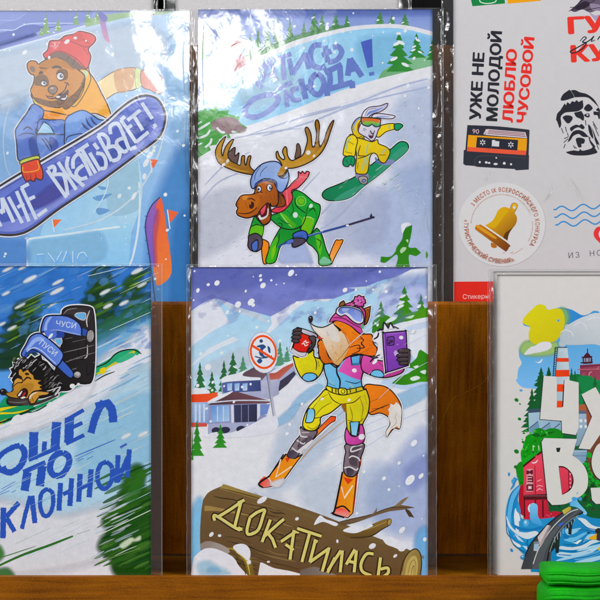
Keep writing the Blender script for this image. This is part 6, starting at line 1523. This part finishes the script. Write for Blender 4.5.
A.f('185,260! 240,265 290,300 325,350 335,420 310,490 260,530 220,548!', '#2c141a').f('190,272! 240,278 280,305 310,345 322,400 308,460 268,515 222,540!', '#cf4658', '#c03a4c', (200, 300, 320, 500)).l('285,310 290,480', .8, '#7a1c2c', 0)
for y in (340, 390, 430, 470): A.el(302, y, 8, 8, '#e3a0a8', n=10)
A.p('160,78 205,76 195,120 168,120', '#1c2a28').f('320,575 350,570 380,585 350,605 320,600', '#4f97cc').el(373, 532, 9, 12, '#7fb0d0', 30).f('380,590 400,568 420,580 410,610', '#4a8fc4')
big((540, 440, 10), '600,30! 640,20! 800,60! 820,350! 700,440! 620,405 560,360 525,290 515,210 535,120 565,60')
big((540, 440, 10), '505,478! 900,470! 900,620! 560,640! 520,600!')
A.build()
sleeve(sh, (489.6, 271.6, 742, 577), (497.2, 274.6, 734, 577), (.0004, .0001, .0002), (0, 0, 0), seed=23)
# ---------------------------------------------------------------- what stands behind and in front
BLANK = paper_mat('blank_card', '#cfcdcf')
def blank(name, x0, x1, y0, y1, c, t, label, cat, mat, group=None, thick=.0008):
    sh = Sheet(c, t); o = card_root(sh, name, x0, y0, x1, y1, thick); o.data.materials.clear(); o.data.materials.append(mat)
    tag(o, label, cat, group); return sh, o
s1, b1 = blank('postcard', -70, 153, -200, 70, -.0588, 0.0, 'bare pale lower edge of a card standing above the bear postcard', 'postcard', BLANK, 'pale cards on the top ledge')
sleeve(s1, (-78, -206, 158, 70), (-70, -200, 153, 70), (.0002, .0001, .0005), (0, 0, 1), seed=31)
s2, b2 = blank('postcard', 175.5, 399, -200, 70, -.0588, 0.0, 'bare pale lower edge of a card standing above the moose postcard', 'postcard', BLANK, 'pale cards on the top ledge')
sleeve(s2, (163.5, -206, 411.5, 70), (175.5, -200, 399, 70), (.0004, .0001, .0004), (1, 0, 1), seed=33)

# green ribbed roll lying on the near ledge
def green():
    t = NT('green_ribbed_rubber')
    tc = t.n('ShaderNodeTexCoord'); n = t.n('ShaderNodeTexNoise', i_Scale=900.0, i_Detail=4.0); t.l(tc.outputs['Object'], n.inputs['Vector'])
    n2 = t.n('ShaderNodeTexNoise', i_Scale=60.0, i_Detail=3.0); t.l(tc.outputs['Object'], n2.inputs['Vector'])
    a = t.n('ShaderNodeMath', operation='MULTIPLY_ADD'); t.l(n.outputs[0], a.inputs[0]); a.inputs[1].default_value = .5; t.l(n2.outputs[0], a.inputs[2])
    r = t.n('ShaderNodeValToRGB'); r.color_ramp.elements[0].position = .4; r.color_ramp.elements[1].position = 1.0
    r.color_ramp.elements[0].color = lin('#067008') + (1,); r.color_ramp.elements[1].color = lin('#12a012') + (1,)
    t.l(a.outputs[0], r.inputs[0]); t.l(r.outputs[0], t.b.inputs['Base Color']); t.b.inputs['Roughness'].default_value = .6; t.b.inputs['Specular IOR Level'].default_value = .25
    bp = t.n('ShaderNodeBump', i_Strength=.3, i_Distance=.0003); t.l(n.outputs[0], bp.inputs['Height']); t.l(bp.outputs[0], t.b.inputs['Normal'])
    return t.m
GREEN = green()
def roll(name, parent, x0, x1, yc, nc, h, d, ribs, wav, seed, M):
    """soft bolster lying along the ledge: ribbed round section, closed rounded near end"""
    bm = bmesh.new(); rings = []; NS, NR = 60, 200
    for i in range(NS + 1):
        u = i / NS; x = x0 + (x1 - x0) * u; L = (x - x0) / (h * .3)
        k = math.sqrt(max(0, 1 - max(0, 1 - L) ** 2)) if L < 1 else 1
        k = .04 + .96 * k; row = []
        for j in range(NR):
            a = 2 * math.pi * j / NR
            w = 1 + wav * math.cos(ribs * a + .5 * math.sin(u * 9 + seed) + noise.noise(Vector((u * 5, math.cos(a) * 1.5, seed + math.sin(a)))) * 1.1)
            cy, cz = math.sin(a), math.cos(a)
            sy = abs(cy) ** .5 * (1 if cy >= 0 else -1); sz = abs(cz) ** .5 * (1 if cz >= 0 else -1)
            sag = .0006 * noise.noise(Vector((u * 7, seed, 0)))
            row.append(bm.verts.new((x, yc + sy * h / 2 * k * w + sag, nc + sz * d / 2 * k * w)))
        rings.append(row)
    for i in range(NS):
        for j in range(NR): bm.faces.new((rings[i][j], rings[i][(j + 1) % NR], rings[i + 1][(j + 1) % NR], rings[i + 1][j]))
    bm.faces.new(rings[0]); bm.faces.new(rings[-1][::-1])
    bmesh.ops.recalc_face_normals(bm, faces=bm.faces)
    o = link_mesh(name, bm, GREEN, parent, smooth=True)
    if M is not None: o.matrix_world = M
    return o
g0 = at(539, 605, .036)
gr = bpy.data.objects.new('ribbed_roll', None); COL.objects.link(gr)
gr.matrix_world = RACK @ Matrix.Translation((g0.x, g0.y, .036))
tag(gr, 'bright green ribbed roll lying in front of the rack, under the town postcard', 'roll')
kk = K * (D - .045) / D
roll('upper_fold', gr, .0004, .085, (605 - 573) * kk, 0, 17 * kk, .022, 22, .022, 1.0, None)
roll('lower_fold', gr, -.0012, .085, (605 - 599) * kk, .003, 34 * kk, .026, 22, .022, 4.0, None)
